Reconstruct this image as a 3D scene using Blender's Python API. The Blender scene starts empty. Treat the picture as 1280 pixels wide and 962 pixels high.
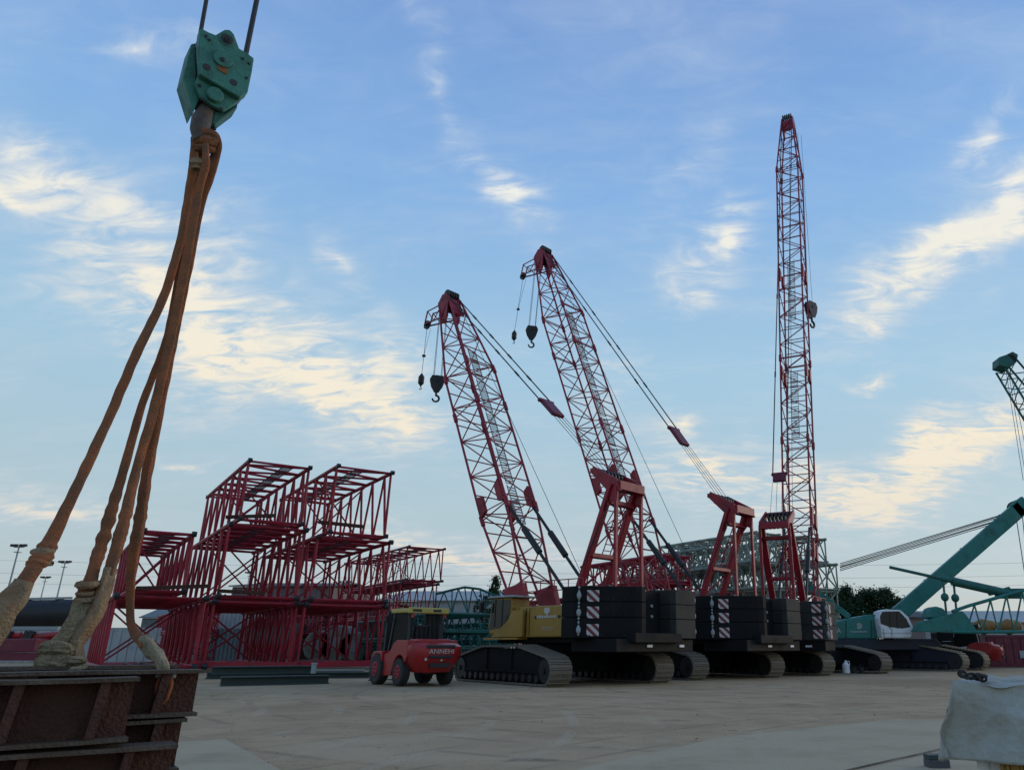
import bpy, bmesh, math, random
from mathutils import Vector, Matrix, noise
random.seed(7)
sc = bpy.context.scene
COL = sc.collection
PI = math.pi
# ---------------------------------------------------------------- camera
FPX, PITCH, PX, PY, CAMH = 950.0, math.radians(19.0), 790.0, 481.0, 1.35
cam = bpy.data.cameras.new('camera'); co = bpy.data.objects.new('camera', cam); COL.objects.link(co); sc.camera = co
co.location = (0, 0, CAMH); co.rotation_euler = (PI/2 + PITCH, 0, 0)
cam.sensor_fit = 'HORIZONTAL'; cam.sensor_width = 36; cam.lens = FPX/1280*36
cam.shift_x = -(PX-640)/1280; cam.shift_y = 0
cam.clip_start = .05; cam.clip_end = 6000
# ---------------------------------------------------------------- view, sun, sky
sc.view_settings.view_transform = 'Standard'; sc.view_settings.look = 'None'
sc.view_settings.exposure = 0.16; sc.view_settings.gamma = 1
SUN_EL, SUN_AZ = math.radians(11), math.radians(62)     # low sun to the right, behind cloud
sun = bpy.data.lights.new('sun', 'SUN'); sun.energy = .7; sun.angle = math.radians(25); sun.color = (1, .86, .7)
so = bpy.data.objects.new('sun', sun); COL.objects.link(so)
sd = Vector((math.sin(SUN_AZ)*math.cos(SUN_EL), math.cos(SUN_AZ)*math.cos(SUN_EL), math.sin(SUN_EL)))
so.rotation_euler = sd.to_track_quat('Z', 'Y').to_euler(); so.location = (40, 20, 60)

CP, SP = math.cos(PITCH), math.sin(PITCH)
def ray(px, py):
    cx = (px-PX)/FPX; cy = -(py-PY)/FPX
    f = CP - cy*SP; u = SP + cy*CP
    return Vector((cx/f, 1.0, u/f))
def at(px, py, Y):
    return Vector((0, 0, CAMH)) + ray(px, py)*Y
def zat(py, Y): return at(PX, py, Y).z
def xat(px, py, Y): return at(px, py, Y).x
def gnd(px, py, z=0.0):
    r = ray(px, py); return Vector((0, 0, CAMH)) + r*((z-CAMH)/r.z)
def onplane(px, py, P, n):
    r = ray(px, py); o = Vector((0, 0, CAMH)); return o + r*((P-o).dot(n)/r.dot(n))
def azel(px, py):
    r = ray(px, py); return math.atan2(r.x, r.y), math.atan2(r.z, math.hypot(r.x, r.y))

def build_world():
    w = bpy.data.worlds.new("World"); sc.world = w; w.use_nodes = True
    nt = w.node_tree; N = nt.nodes; Lk = nt.links; N.clear()
    def nd(t, **k):
        n = N.new(t)
        for a, b in k.items(): setattr(n, a, b)
        return n
    def mth(op, a, b=None, c=None, clamp=False):
        n = nd('ShaderNodeMath', operation=op, use_clamp=clamp)
        for i, v in enumerate((a, b, c)):
            if v is None: continue
            if isinstance(v, (int, float)): n.inputs[i].default_value = v
            else: Lk.new(v, n.inputs[i])
        return n.outputs[0]
    out = nd('ShaderNodeOutputWorld'); bg = nd('ShaderNodeBackground'); Lk.new(bg.outputs[0], out.inputs[0])
    sky = nd('ShaderNodeTexSky', sky_type='NISHITA', sun_disc=False)
    sky.sun_elevation = SUN_EL; sky.sun_rotation = SUN_AZ; sky.altitude = 10; sky.air_density = 1; sky.dust_density = 1.2; sky.ozone_density = 1.5
    tc = nd('ShaderNodeTexCoord'); sp = nd('ShaderNodeSeparateXYZ'); Lk.new(tc.outputs['Generated'], sp.inputs[0])
    X, Y, Z = sp.outputs
    az = mth('ARCTAN2', X, Y)
    el = mth('ARCSINE', Z)
    comb = nd('ShaderNodeCombineXYZ'); Lk.new(az, comb.inputs[0]); Lk.new(el, comb.inputs[1]); P = comb.outputs[0]
    # clear-sky gradient by elevation, blended with the physical sky
    rmp = nd('ShaderNodeValToRGB'); cr = rmp.color_ramp
    Lk.new(mth('DIVIDE', el, PI/2, clamp=True), rmp.inputs[0])
    stops = SKY_STOPS
    while len(cr.elements) < len(stops): cr.elements.new(.5)
    for e, (p, c) in zip(cr.elements, stops): e.position = p; e.color = (*c, 1)
    base = nd('ShaderNodeMix', data_type='RGBA'); base.inputs[0].default_value = .82
    ssc = nd('ShaderNodeVectorMath', operation='SCALE'); Lk.new(sky.outputs[0], ssc.inputs[0]); ssc.inputs[3].default_value = .8
    rsc = nd('ShaderNodeVectorMath', operation='SCALE'); Lk.new(rmp.outputs[0], rsc.inputs[0]); rsc.inputs[3].default_value = 10
    Lk.new(ssc.outputs[0], base.inputs[6]); Lk.new(rsc.outputs[0], base.inputs[7])
    # cloud texture on a flat layer overhead seen in perspective
    den = mth('ADD', mth('MAXIMUM', Z, 0.0), .22)
    cc = nd('ShaderNodeCombineXYZ'); Lk.new(mth('DIVIDE', X, den), cc.inputs[0]); Lk.new(mth('DIVIDE', Y, den), cc.inputs[1])
    mp = nd('ShaderNodeMapping'); Lk.new(cc.outputs[0], mp.inputs[0]); mp.inputs['Rotation'].default_value = (0, 0, math.radians(28)); mp.inputs['Scale'].default_value = (.9, 1.9, 1)
    n1 = nd('ShaderNodeTexNoise'); Lk.new(mp.outputs[0], n1.inputs['Vector']); n1.inputs['Scale'].default_value = 2.6; n1.inputs['Detail'].default_value = 9; n1.inputs['Roughness'].default_value = .56; n1.inputs['Distortion'].default_value = .5
    n2 = nd('ShaderNodeTexNoise'); Lk.new(mp.outputs[0], n2.inputs['Vector']); n2.inputs['Scale'].default_value = 9; n2.inputs['Detail'].default_value = 8; n2.inputs['Roughness'].default_value = .6; n2.inputs['Distortion'].default_value = 1.1
    # warp of blob positions so that outlines are not ellipses
    n3 = nd('ShaderNodeTexNoise'); Lk.new(P, n3.inputs['Vector']); n3.inputs['Scale'].default_value = 6; n3.inputs['Detail'].default_value = 5
    wv = nd('ShaderNodeVectorMath', operation='SUBTRACT'); Lk.new(n3.outputs['Color'], wv.inputs[0]); wv.inputs[1].default_value = (.5, .5, .5)
    ws = nd('ShaderNodeVectorMath', operation='SCALE'); Lk.new(wv.outputs[0], ws.inputs[0]); ws.inputs[3].default_value = .17
    wp = nd('ShaderNodeVectorMath', operation='ADD'); Lk.new(P, wp.inputs[0]); Lk.new(ws.outputs[0], wp.inputs[1])
    tot = None
    for (px, py, sx, sy, ang, amp) in CLOUDS:
        a, e = azel(px, py)
        a2, e2 = azel(px+10, py); a3, e3 = azel(px, py-10)
        kx = math.hypot(a2-a, e2-e)/10; ky = math.hypot(a3-a, e3-e)/10
        m = nd('ShaderNodeMapping', vector_type='TEXTURE'); Lk.new(wp.outputs[0], m.inputs[0])
        m.inputs['Location'].default_value = (a, e, 0); m.inputs['Rotation'].default_value = (0, 0, math.radians(ang)); m.inputs['Scale'].default_value = (sx*kx*1.25, sy*ky*1.35, 1)
        g = nd('ShaderNodeTexGradient', gradient_type='QUADRATIC_SPHERE'); Lk.new(m.outputs[0], g.inputs[0])
        v = mth('MULTIPLY', g.outputs['Fac'], amp)
        tot = v if tot is None else mth('ADD', tot, v)
    nz = mth('ADD', mth('MULTIPLY', n1.outputs['Fac'], .65), mth('MULTIPLY', n2.outputs['Fac'], .35))
    fib = mth('MULTIPLY', mth('SUBTRACT', n2.outputs['Fac'], .30), 2.4, clamp=True)
    tm = mth('MULTIPLY', tot, mth('ADD', mth('MULTIPLY', fib, 2.9), .65))
    dens = mth('ADD', mth('MULTIPLY', mth('SUBTRACT', nz, .5), 3.0), mth('SUBTRACT', tm, .42))
    ms = nd('ShaderNodeMapRange', interpolation_type='SMOOTHSTEP'); Lk.new(dens, ms.inputs[0]); ms.inputs[1].default_value = -.9; ms.inputs[2].default_value = 1.6
    cl = mth('MULTIPLY', ms.outputs[0], .93)
    cl = mth('MULTIPLY', cl, mth('MULTIPLY', mth('ADD', el, .02), 30, clamp=True))
    # cloud colour: lit cream low down, whiter and cooler high up, thin veil greyer
    hr = nd('ShaderNodeValToRGB'); Lk.new(mth('DIVIDE', el, PI/2, clamp=True), hr.inputs[0])
    h = hr.color_ramp; h.elements[0].position = .0; h.elements[0].color = (.64, .60, .56, 1); h.elements[1].position = .62; h.elements[1].color = (.50, .62, .80, 1)
    e_ = h.elements.new(.16); e_.color = (.86, .76, .59, 1); e_ = h.elements.new(.38); e_.color = (.80, .80, .74, 1)
    thin = nd('ShaderNodeMix', data_type='RGBA'); Lk.new(ms.outputs[0], thin.inputs[0]); thin.inputs[6].default_value = (.47, .57, .70, 1); Lk.new(hr.outputs[0], thin.inputs[7])
    csc = nd('ShaderNodeVectorMath', operation='SCALE'); Lk.new(thin.outputs[2], csc.inputs[0]); csc.inputs[3].default_value = 10
    fin = nd('ShaderNodeMix', data_type='RGBA'); Lk.new(cl, fin.inputs[0]); Lk.new(base.outputs[2], fin.inputs[6]); Lk.new(csc.outputs[0], fin.inputs[7])
    Lk.new(fin.outputs[2], bg.inputs[0]); bg.inputs[1].default_value = .1
SKY_STOPS = [(0.0, (.48, .52, .53)), (.10, (.44, .58, .64)), (.22, (.37, .59, .76)), (.36, (.24, .46, .80)), (.52, (.17, .33, .69)), (.8, (.13, .26, .58))]
# px, py, half-width, half-height (photograph pixels), tilt, strength
CLOUDS = [(70, 205, 190, 70, -14, .75), (5, 228, 70, 26, -5, .9), (235, 375, 230, 120, -22, 1.15), (300, 440, 120, 60, -30, .6),
          (435, 470, 150, 110, -40, 1.0), (500, 530, 130, 50, -15, .7), (425, 310, 60, 26, -40, .55), (645, 225, 45, 55, -60, .8),
          (900, 292, 90, 38, 26, .85), (880, 350, 80, 30, 15, .45), (1170, 320, 230, 62, 22, 1.1), (1250, 250, 120, 50, 30, .8),
          (1215, 165, 90, 48, 10, .6), (1180, 575, 240, 70, 24, 1.05), (1030, 625, 190, 60, 8, .8), (880, 585, 120, 60, -10, .85),
          (80, 630, 230, 38, -8, .7), (570, 685, 260, 26, -8, .9), (240, 563, 60, 12, -4, .7), (1090, 457, 60, 14, 3, .7),
          (850, 525, 30, 22, 0, .6), (205, 28, 80, 34, 20, .45), (560, 100, 260, 40, -48, .32), (860, 215, 90, 40, 40, .25), (760, 480, 120, 40, 10, .3)]
build_world()

# ---------------------------------------------------------------- materials
MATS = {}
def pmat(name, col, rough=.6, metal=0.0, var=.25, scale=2.5, dirt=None, damt=.5, dscale=1.2, bump=.15, bscale=30, spec=.4, stretch=None):
    if name in MATS: return MATS[name]
    m = bpy.data.materials.new(name); m.use_nodes = True; nt = m.node_tree; N = nt.nodes; Lk = nt.links
    b = N['Principled BSDF']; b.inputs['Roughness'].default_value = rough; b.inputs['Metallic'].default_value = metal
    b.inputs['Specular IOR Level'].default_value = spec
    geo = N.new('ShaderNodeNewGeometry'); vec = geo.outputs['Position']
    if stretch:
        mp = N.new('ShaderNodeMapping'); Lk.new(vec, mp.inputs[0]); mp.inputs['Scale'].default_value = stretch[0:3]
        if len(stretch) > 3: mp.inputs['Rotation'].default_value = (0, 0, stretch[3])
        vec = mp.outputs[0]
    n = N.new('ShaderNodeTexNoise'); Lk.new(vec, n.inputs['Vector']); n.inputs['Scale'].default_value = scale; n.inputs['Detail'].default_value = 6
    mx = N.new('ShaderNodeMix'); mx.data_type = 'RGBA'; Lk.new(n.outputs['Fac'], mx.inputs[0])
    mx.inputs[6].default_value = (*[c*(1-var) for c in col], 1); mx.inputs[7].default_value = (*[min(1, c*(1+var)) for c in col], 1)
    src = mx.outputs[2]
    if dirt:
        n2 = N.new('ShaderNodeTexNoise'); Lk.new(vec, n2.inputs['Vector']); n2.inputs['Scale'].default_value = dscale; n2.inputs['Detail'].default_value = 8; n2.inputs['Roughness'].default_value = .7
        mr = N.new('ShaderNodeMapRange'); Lk.new(n2.outputs['Fac'], mr.inputs[0]); mr.inputs[1].default_value = .62-damt*.3; mr.inputs[2].default_value = .75
        m2 = N.new('ShaderNodeMix'); m2.data_type = 'RGBA'; Lk.new(mr.outputs[0], m2.inputs[0]); Lk.new(src, m2.inputs[6]); m2.inputs[7].default_value = (*dirt, 1)
        src = m2.outputs[2]
        rr = N.new('ShaderNodeMapRange'); Lk.new(mr.outputs[0], rr.inputs[0]); rr.inputs[3].default_value = rough; rr.inputs[4].default_value = min(1, rough+.3); Lk.new(rr.outputs[0], b.inputs['Roughness'])
    Lk.new(src, b.inputs['Base Color'])
    if bump:
        nb = N.new('ShaderNodeTexNoise'); Lk.new(vec, nb.inputs['Vector']); nb.inputs['Scale'].default_value = bscale; nb.inputs['Detail'].default_value = 5
        bp = N.new('ShaderNodeBump'); bp.inputs['Strength'].default_value = bump; bp.inputs['Distance'].default_value = .05; Lk.new(nb.outputs['Fac'], bp.inputs['Height']); Lk.new(bp.outputs[0], b.inputs['Normal'])
    MATS[name] = m; return m
def stripemat():
    m = bpy.data.materials.new('hazard_stripes'); m.use_nodes = True; nt = m.node_tree; N = nt.nodes; Lk = nt.links
    tc = N.new('ShaderNodeTexCoord'); s = N.new('ShaderNodeSeparateXYZ'); Lk.new(tc.outputs['Object'], s.inputs[0])
    def mm(op, a, b):
        n = N.new('ShaderNodeMath'); n.operation = op
        for i, v in enumerate((a, b)):
            if isinstance(v, float): n.inputs[i].default_value = v
            else: Lk.new(v, n.inputs[i])
        return n.outputs[0]
    d = mm('ADD', s.outputs[0], s.outputs[2]); d = mm('MULTIPLY', d, 1.35); d = mm('FRACT', mm('ADD', d, 10.1), 0.0); d = mm('GREATER_THAN', d, .5)
    mx = N.new('ShaderNodeMix'); mx.data_type = 'RGBA'; Lk.new(d, mx.inputs[0]); mx.inputs[6].default_value = (.50, .46, .45, 1); mx.inputs[7].default_value = (.14, .012, .018, 1)
    Lk.new(mx.outputs[2], N['Principled BSDF'].inputs['Base Color']); N['Principled BSDF'].inputs['Roughness'].default_value = .45
    return m
def groundmat():
    m = pmat('dusty_yard_ground', (.43, .305, .18), .95, var=.16, scale=1.1, dirt=(.27, .19, .11), damt=.5, dscale=.45, bump=.45, bscale=22, spec=.12, stretch=(1, 1.25, 1, math.radians(-25)))
    nt = m.node_tree; N = nt.nodes; Lk = nt.links; b = N['Principled BSDF']; src = b.inputs['Base Color'].links[0].from_socket
    geo = N.new('ShaderNodeNewGeometry')
    def layer(src, fac, col):
        mx = N.new('ShaderNodeMix'); mx.data_type = 'RGBA'; Lk.new(fac, mx.inputs[0]); Lk.new(src, mx.inputs[6]); mx.inputs[7].default_value = (*col, 1); return mx.outputs[2]
    def mr(v, a, b_, c, d):
        n = N.new('ShaderNodeMapRange'); n.interpolation_type = 'SMOOTHSTEP'; Lk.new(v, n.inputs[0])
        for i, q in enumerate((a, b_, c, d)): n.inputs[i+1].default_value = q
        return n.outputs[0]
    def mul(a, b_):
        n = N.new('ShaderNodeMath'); n.operation = 'MULTIPLY'; Lk.new(a, n.inputs[0]); Lk.new(b_, n.inputs[1]); return n.outputs[0]
    def noise_(scale, detail, dist=0, off=0):
        mp = N.new('ShaderNodeMapping'); Lk.new(geo.outputs['Position'], mp.inputs[0]); mp.inputs['Location'].default_value = (off, off*.7, 0)
        n = N.new('ShaderNodeTexNoise'); Lk.new(mp.outputs[0], n.inputs['Vector']); n.inputs['Scale'].default_value = scale; n.inputs['Detail'].default_value = detail; n.inputs['Distortion'].default_value = dist; return n.outputs['Fac']
    src = layer(src, mr(noise_(.09, 5, .5, 3), .5, .68, 0, .55), (.26, .18, .10))
    src = layer(src, mr(noise_(.16, 6, 1.0, 11), .55, .72, 0, .6), (.50, .37, .24))
    src = layer(src, mr(noise_(.9, 8, .3, 23), .62, .72, 0, .6), (.13, .10, .075))       # oil and wet spots
    for k, (loc, sc_, a0, a1) in enumerate((((-8, -30, 0), .23, .93, .985), ((20, -14, 0), .19, .94, .985), ((-25, 6, 0), .27, .95, .99))):  # curved wheel tracks
        mp = N.new('ShaderNodeMapping'); Lk.new(geo.outputs['Position'], mp.inputs[0]); mp.inputs['Location'].default_value = loc; mp.inputs['Scale'].default_value = (1, 1.0, 0)
        w = N.new('ShaderNodeTexWave'); w.wave_type = 'RINGS'; w.rings_direction = 'SPHERICAL'; Lk.new(mp.outputs[0], w.inputs[0]); w.inputs['Scale'].default_value = sc_; w.inputs['Distortion'].default_value = 2.2; w.inputs['Detail'].default_value = 3; w.inputs['Detail Scale'].default_value = .35
        src = layer(src, mul(mr(w.outputs['Fac'], a0, a1, 0, .38), mr(noise_(.5, 4, 0, 31+k*7), .42, .6, 0, 1)), ((.20, .15, .10), (.47, .37, .265), (.19, .145, .10))[k])
    Lk.new(src, b.inputs['Base Color']); return m
M_red = pmat('crane_red_paint', (.27, .009, .023), .45, var=.3, dirt=(.09, .02, .025), damt=.35, dscale=.9)
M_redd = pmat('faded_red_paint', (.31, .009, .026), .5, var=.4, scale=1.3, dirt=(.13, .03, .03), damt=.45, dscale=1.7)
M_redb = pmat('forklift_red_paint', (.33, .016, .018), .35, var=.15, dirt=(.12, .05, .04), damt=.2, bump=.05)
M_dark = pmat('dark_greasy_steel', (.02, .02, .022), .5, var=.4)
M_black = pmat('black_counterweight_paint', (.010, .010, .011), .7, var=.35, scale=1.5, dirt=(.024, .023, .021), damt=.3, bump=.2, spec=.15)
M_greyw = pmat('grey_counterweight_paint', (.032, .032, .030), .7, var=.3, scale=1.5, dirt=(.055, .052, .045), damt=.3, spec=.2)
M_blue = pmat('dark_blue_paint', (.010, .014, .03), .5, var=.3)
M_yel = pmat('ochre_yellow_paint', (.33, .185, .03), .45, var=.15, dirt=(.2, .12, .04), damt=.25, bump=.05)
M_guard = pmat('guard_yellow_paint', (.46, .36, .09), .5, var=.15, dirt=(.2, .15, .06), damt=.3)
M_teal = pmat('teal_paint', (.018, .165, .14), .45, var=.25, scale=1.5, dirt=(.03, .075, .07), damt=.35)
M_teald = pmat('weathered_green_paint', (.014, .12, .10), .55, var=.3, dirt=(.05, .05, .04), damt=.4)
M_pale = pmat('pale_green_paint', (.25, .29, .24), .6, var=.25, dirt=(.09, .09, .07), damt=.5)
M_blk = pmat('hook_block_green_paint', (.045, .19, .145), .55, var=.25, scale=9, dirt=(.03, .08, .06), damt=.45, dscale=7, bump=.3, bscale=60)
M_rubber = pmat('tyre_rubber', (.035, .033, .032), .85, var=.3, dirt=(.09, .085, .075), damt=.4)
M_shoe = pmat('dusty_track_steel', (.17, .145, .11), .75, var=.35, scale=5, dirt=(.05, .045, .04), damt=.3, dscale=5, bump=.3)
M_glass = pmat('dark_glass', (.012, .014, .014), .12, var=.1, bump=0, spec=.35)
M_white = pmat('white_paint', (.72, .72, .72), .5, var=.06, dirt=(.45, .44, .42), damt=.25)
M_walk = pmat('pale_grating', (.33, .37, .35), .6)
M_grey = pmat('grey_galvanised_steel', (.30, .33, .33), .55, var=.2, scale=1.5)
M_rust = pmat('rusted_beam_steel', (.060, .022, .013), .8, var=.5, scale=5, dirt=(.11, .045, .02), damt=.25, dscale=3.2, bump=.5, bscale=45)
M_rustl = pmat('worn_flange_steel', (.085, .062, .045), .75, var=.4, scale=6, dirt=(.06, .035, .022), damt=.5, dscale=4, bump=.4, bscale=50)
M_sling = pmat('orange_sling_fabric', (.33, .12, .055), .9, var=.4, scale=5, dirt=(.13, .09, .06), damt=.7, dscale=4.5, bump=.5, bscale=70, spec=.1)
M_worn = pmat('worn_sling_sleeve', (.33, .23, .14), .95, var=.35, scale=7, dirt=(.23, .095, .04), damt=.45, dscale=6, bump=.6, bscale=60, spec=.1)
M_bleach = pmat('bleached_sling_sleeve', (.38, .30, .19), .95, var=.35, scale=9, dirt=(.12, .10, .055), damt=.7, dscale=8, bump=.7, bscale=60, spec=.1)
M_rope = pmat('steel_wire_rope', (.035, .033, .033), .6, var=.4, scale=30)
M_ground = groundmat()
M_slab = pmat('light_concrete', (.44, .345, .225), .9, var=.10, scale=1.6, dirt=(.33, .25, .16), damt=.5, dscale=.8, bump=.25, bscale=30, spec=.15)
M_tarp = pmat('grey_tarpaulin', (.34, .32, .265), .8, var=.16, scale=4, dirt=(.46, .50, .47), damt=.45, dscale=1.9, bump=.35, bscale=25, spec=.2)
M_shed = pmat('pale_cladding', (.36, .37, .37), .7, var=.10, scale=.5, dirt=(.25, .25, .24), damt=.4)
M_wallr = pmat('reddish_grey_wall', (.19, .145, .14), .85, var=.2, scale=.8)
M_roofg = pmat('dark_roof_sheet', (.085, .085, .085), .8, var=.25)
M_cont = pmat('grey_blue_container_paint', (.12, .145, .155), .6, var=.2, dirt=(.1, .07, .05), damt=.3)
M_leaf = pmat('dark_foliage', (.022, .045, .018), .8, var=.6, scale=1.8, bump=0, spec=.15)
M_bark = pmat('bark', (.06, .045, .035), .95)
M_plate = pmat('dark_green_primer', (.035, .055, .052), .6, var=.3, dirt=(.09, .09, .085), damt=.3)
M_orange = pmat('dusty_orange_paint', (.25, .13, .03), .6, var=.2)
M_haz = stripemat()
M_cabdark = pmat('matt_cab_shade', (.012, .011, .010), .55, spec=.12, bump=0)  # opaque matt colour, painted-in gloom of the cab interior
M_print = pmat('printed_white', (.48, .45, .41), .6, var=.1, bump=0)
M_maroon = pmat('maroon_paint', (.13, .012, .03), .5, var=.25, dirt=(.2, .06, .06), damt=.25)

# ---------------------------------------------------------------- mesh helpers
class MB:
    def __init__(s): s.v = []; s.f = []
    def add(s, vs, fs):
        o = len(s.v); s.v += [tuple(v) for v in vs]; s.f += [tuple(i+o for i in f) for f in fs]; return s
    def box(s, x0, y0, z0, x1, y1, z1, M=None):
        vs = [Vector((x, y, z)) for z in (z0, z1) for x, y in ((x0, y0), (x1, y0), (x1, y1), (x0, y1))]
        if M: vs = [M @ v for v in vs]
        return s.add(vs, [(3, 2, 1, 0), (4, 5, 6, 7), (0, 1, 5, 4), (1, 2, 6, 5), (2, 3, 7, 6), (3, 0, 4, 7)])
    def beam(s, a, b, w, h, up=Vector((0, 0, 1))):
        a = Vector(a); b = Vector(b); d = (b-a); L = d.length; d.normalize(); sx = d.cross(up)
        if sx.length < 1e-3: sx = d.cross(Vector((0, 1, 0)))
        sx.normalize(); uz = sx.cross(d)
        M = Matrix((( *[sx.x], d.x, uz.x, a.x), (sx.y, d.y, uz.y, a.y), (sx.z, d.z, uz.z, a.z), (0, 0, 0, 1)))
        return s.box(-w/2, 0, -h/2, w/2, L, h/2, M)
    def tube(s, a, b, r, n=8, r2=None, cap=True):
        a = Vector(a); b = Vector(b); d = (b-a).normalized(); u = d.orthogonal().normalized(); w = d.cross(u)
        r2 = r if r2 is None else r2
        vs = [a+(u*math.cos(2*PI*i/n)+w*math.sin(2*PI*i/n))*r for i in range(n)] + [b+(u*math.cos(2*PI*i/n)+w*math.sin(2*PI*i/n))*r2 for i in range(n)]
        fs = [(i, (i+1) % n, n+(i+1) % n, n+i) for i in range(n)]
        if cap: fs += [tuple(range(n))[::-1], tuple(range(n, 2*n))]
        return s.add(vs, fs)
    def path(s, pts, rad, n=8, flat=1.0, wob=0.0, seed=0, side=None, groove=0):
        pts = [Vector(p) for p in pts]; m = len(pts); vs = []
        for i, p in enumerate(pts):
            d = (pts[min(i+1, m-1)]-pts[max(i-1, 0)]).normalized()
            ref = side or Vector((0, 1, 0)); u = d.cross(ref).normalized(); w = d.cross(u)
            r = rad(i/(m-1)) if callable(rad) else rad
            for k in range(n):
                a = 2*PI*k/n; rr = r
                if groove: rr *= 1+groove*math.cos(3*a+i*.035+seed)
                if wob: rr *= 1+wob*noise.noise(p*9+Vector((math.cos(a)*1.3, math.sin(a)*1.3, seed*7.1)))
                vs.append(p+u*math.cos(a)*rr+w*math.sin(a)*rr*flat)
        fs = [(i*n+k, i*n+(k+1) % n, (i+1)*n+(k+1) % n, (i+1)*n+k) for i in range(m-1) for k in range(n)]
        fs += [tuple(range(n))[::-1], tuple(range((m-1)*n, m*n))]
        return s.add(vs, fs)
    def prism(s, poly, ext):
        poly = [Vector(p) for p in poly]; ext = Vector(ext); n = len(poly)
        return s.add(poly+[p+ext for p in poly], [tuple(range(n))[::-1], tuple(range(n, 2*n))]+[(i, (i+1) % n, n+(i+1) % n, n+i) for i in range(n)])
    def sphere(s, c, r, n=10, m=6, sc=(1, 1, 1)):
        c = Vector(c); vs = []; fs = []
        for j in range(m+1):
            t = PI*j/m
            for i in range(n):
                a = 2*PI*i/n; vs.append(c+Vector((math.sin(t)*math.cos(a)*r*sc[0], math.sin(t)*math.sin(a)*r*sc[1], math.cos(t)*r*sc[2])))
        for j in range(m):
            for i in range(n): fs.append((j*n+i, (j+1)*n+i, (j+1)*n+(i+1) % n, j*n+(i+1) % n))
        return s.add(vs, fs)
    def mesh(s, name, mat, smooth=False):
        me = bpy.data.meshes.new(name); me.from_pydata(s.v, [], s.f); me.validate()
        bm = bmesh.new(); bm.from_mesh(me); bmesh.ops.recalc_face_normals(bm, faces=bm.faces); bm.to_mesh(me); bm.free()
        if mat: me.materials.append(mat)
        if smooth:
            me.polygons.foreach_set('use_smooth', [True]*len(me.polygons))
            try: me.set_sharp_from_angle(angle=math.radians(40))
            except Exception: pass
        return me
    def build(s, name, mat, parent=None, smooth=False, bevel=0, kind=None, label=None):
        o = bpy.data.objects.new(name, s.mesh(name, mat, smooth)); COL.objects.link(o); o.parent = parent
        if bevel:
            md = o.modifiers.new('bevel', 'BEVEL'); md.width = bevel; md.segments = 2; md.limit_method = 'ANGLE'; md.angle_limit = math.radians(35)
        if kind: o['kind'] = kind
        if label: o['label'] = label
        return o
def tag(o, label, cat, group=None):
    o['label'] = label; o['category'] = cat
    if group: o['group'] = group
    return o
def thing(name, label, cat, loc=(0, 0, 0), az=0.0, group=None):
    o = bpy.data.objects.new(name, None); COL.objects.link(o); o.empty_display_size = .3
    o.location = loc; o.rotation_euler = (0, 0, -math.radians(az)); return tag(o, label, cat, group)
def structure(o): o['kind'] = 'structure'; return o
UNIT = {}
def rod(name, a, b, r, mat, parent, n=7):
    """one straight round member as its own object on a shared unit mesh"""
    k = (mat.name, n)
    if k not in UNIT: UNIT[k] = MB().tube((0, 0, 0), (0, 0, 1), 1, n).mesh('round_bar', mat, True)
    o = bpy.data.objects.new(name, UNIT[k]); COL.objects.link(o); o.parent = parent
    a = Vector(a); b = Vector(b); d = b-a
    o.matrix_basis = Matrix.Translation(a) @ d.to_track_quat('Z', 'Y').to_matrix().to_4x4() @ Matrix.Diagonal((r, r, d.length, 1))
    return o
def text(name, s, size, mat, parent, M, depth=.004, align='CENTER'):
    c = bpy.data.curves.new(name, 'FONT'); c.body = s; c.size = size; c.align_x = align; c.align_y = 'CENTER'; c.extrude = depth
    t = bpy.data.objects.new('tmp', c); me = bpy.data.meshes.new_from_object(t); bpy.data.objects.remove(t)
    me.materials.clear(); me.materials.append(mat)
    o = bpy.data.objects.new(name, me); COL.objects.link(o); o.parent = parent; o.matrix_basis = M; return o
def dirv(az): a = math.radians(az); return Vector((math.sin(a), math.cos(a), 0))
def solve(P, d, px, py=700):
    """distance along horizontal direction d from P at which it shows at column px"""
    k = ray(px, py).x/1.0
    return (k*P.y-P.x)/(d.x-k*d.y)

# ---------------------------------------------------------------- ground
def ground():
    nx, ny = 120, 120; xs = [-1500+25*i for i in range(nx+1)]; vs = []; fs = []
    mb = MB(); R = [0]+[2*1.075**i for i in range(95)]; na = 72
    for r in R:
        for k in range(na):
            a = 2*PI*k/na; x = math.cos(a)*r; y = math.sin(a)*r
            z = (noise.noise(Vector((x*.15, y*.15, 0)))*.014)*(1 if r < 80 else 0) - .03
            vs.append((x, y, z))
    for j in range(len(R)-1):
        for k in range(na): fs.append((j*na+k, j*na+(k+1) % na, (j+1)*na+(k+1) % na, (j+1)*na+k))
    o = mb.add(vs, fs).build('ground', M_ground, smooth=True); structure(o)
    s = MB().prism([gnd(600, 1010), gnd(730, 962), gnd(900, 924), gnd(1112, 901), gnd(1420, 903), gnd(1700, 1010)], (0, 0, .035)).build('concrete_slab', M_slab, bevel=.01); structure(s)
    s = MB().prism([gnd(100, 935), gnd(230, 929), gnd(281, 926), gnd(345, 962), gnd(380, 985), gnd(60, 985)], (0, 0, .035)).build('concrete_slab', M_slab, bevel=.01); structure(s)
ground()

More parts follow.
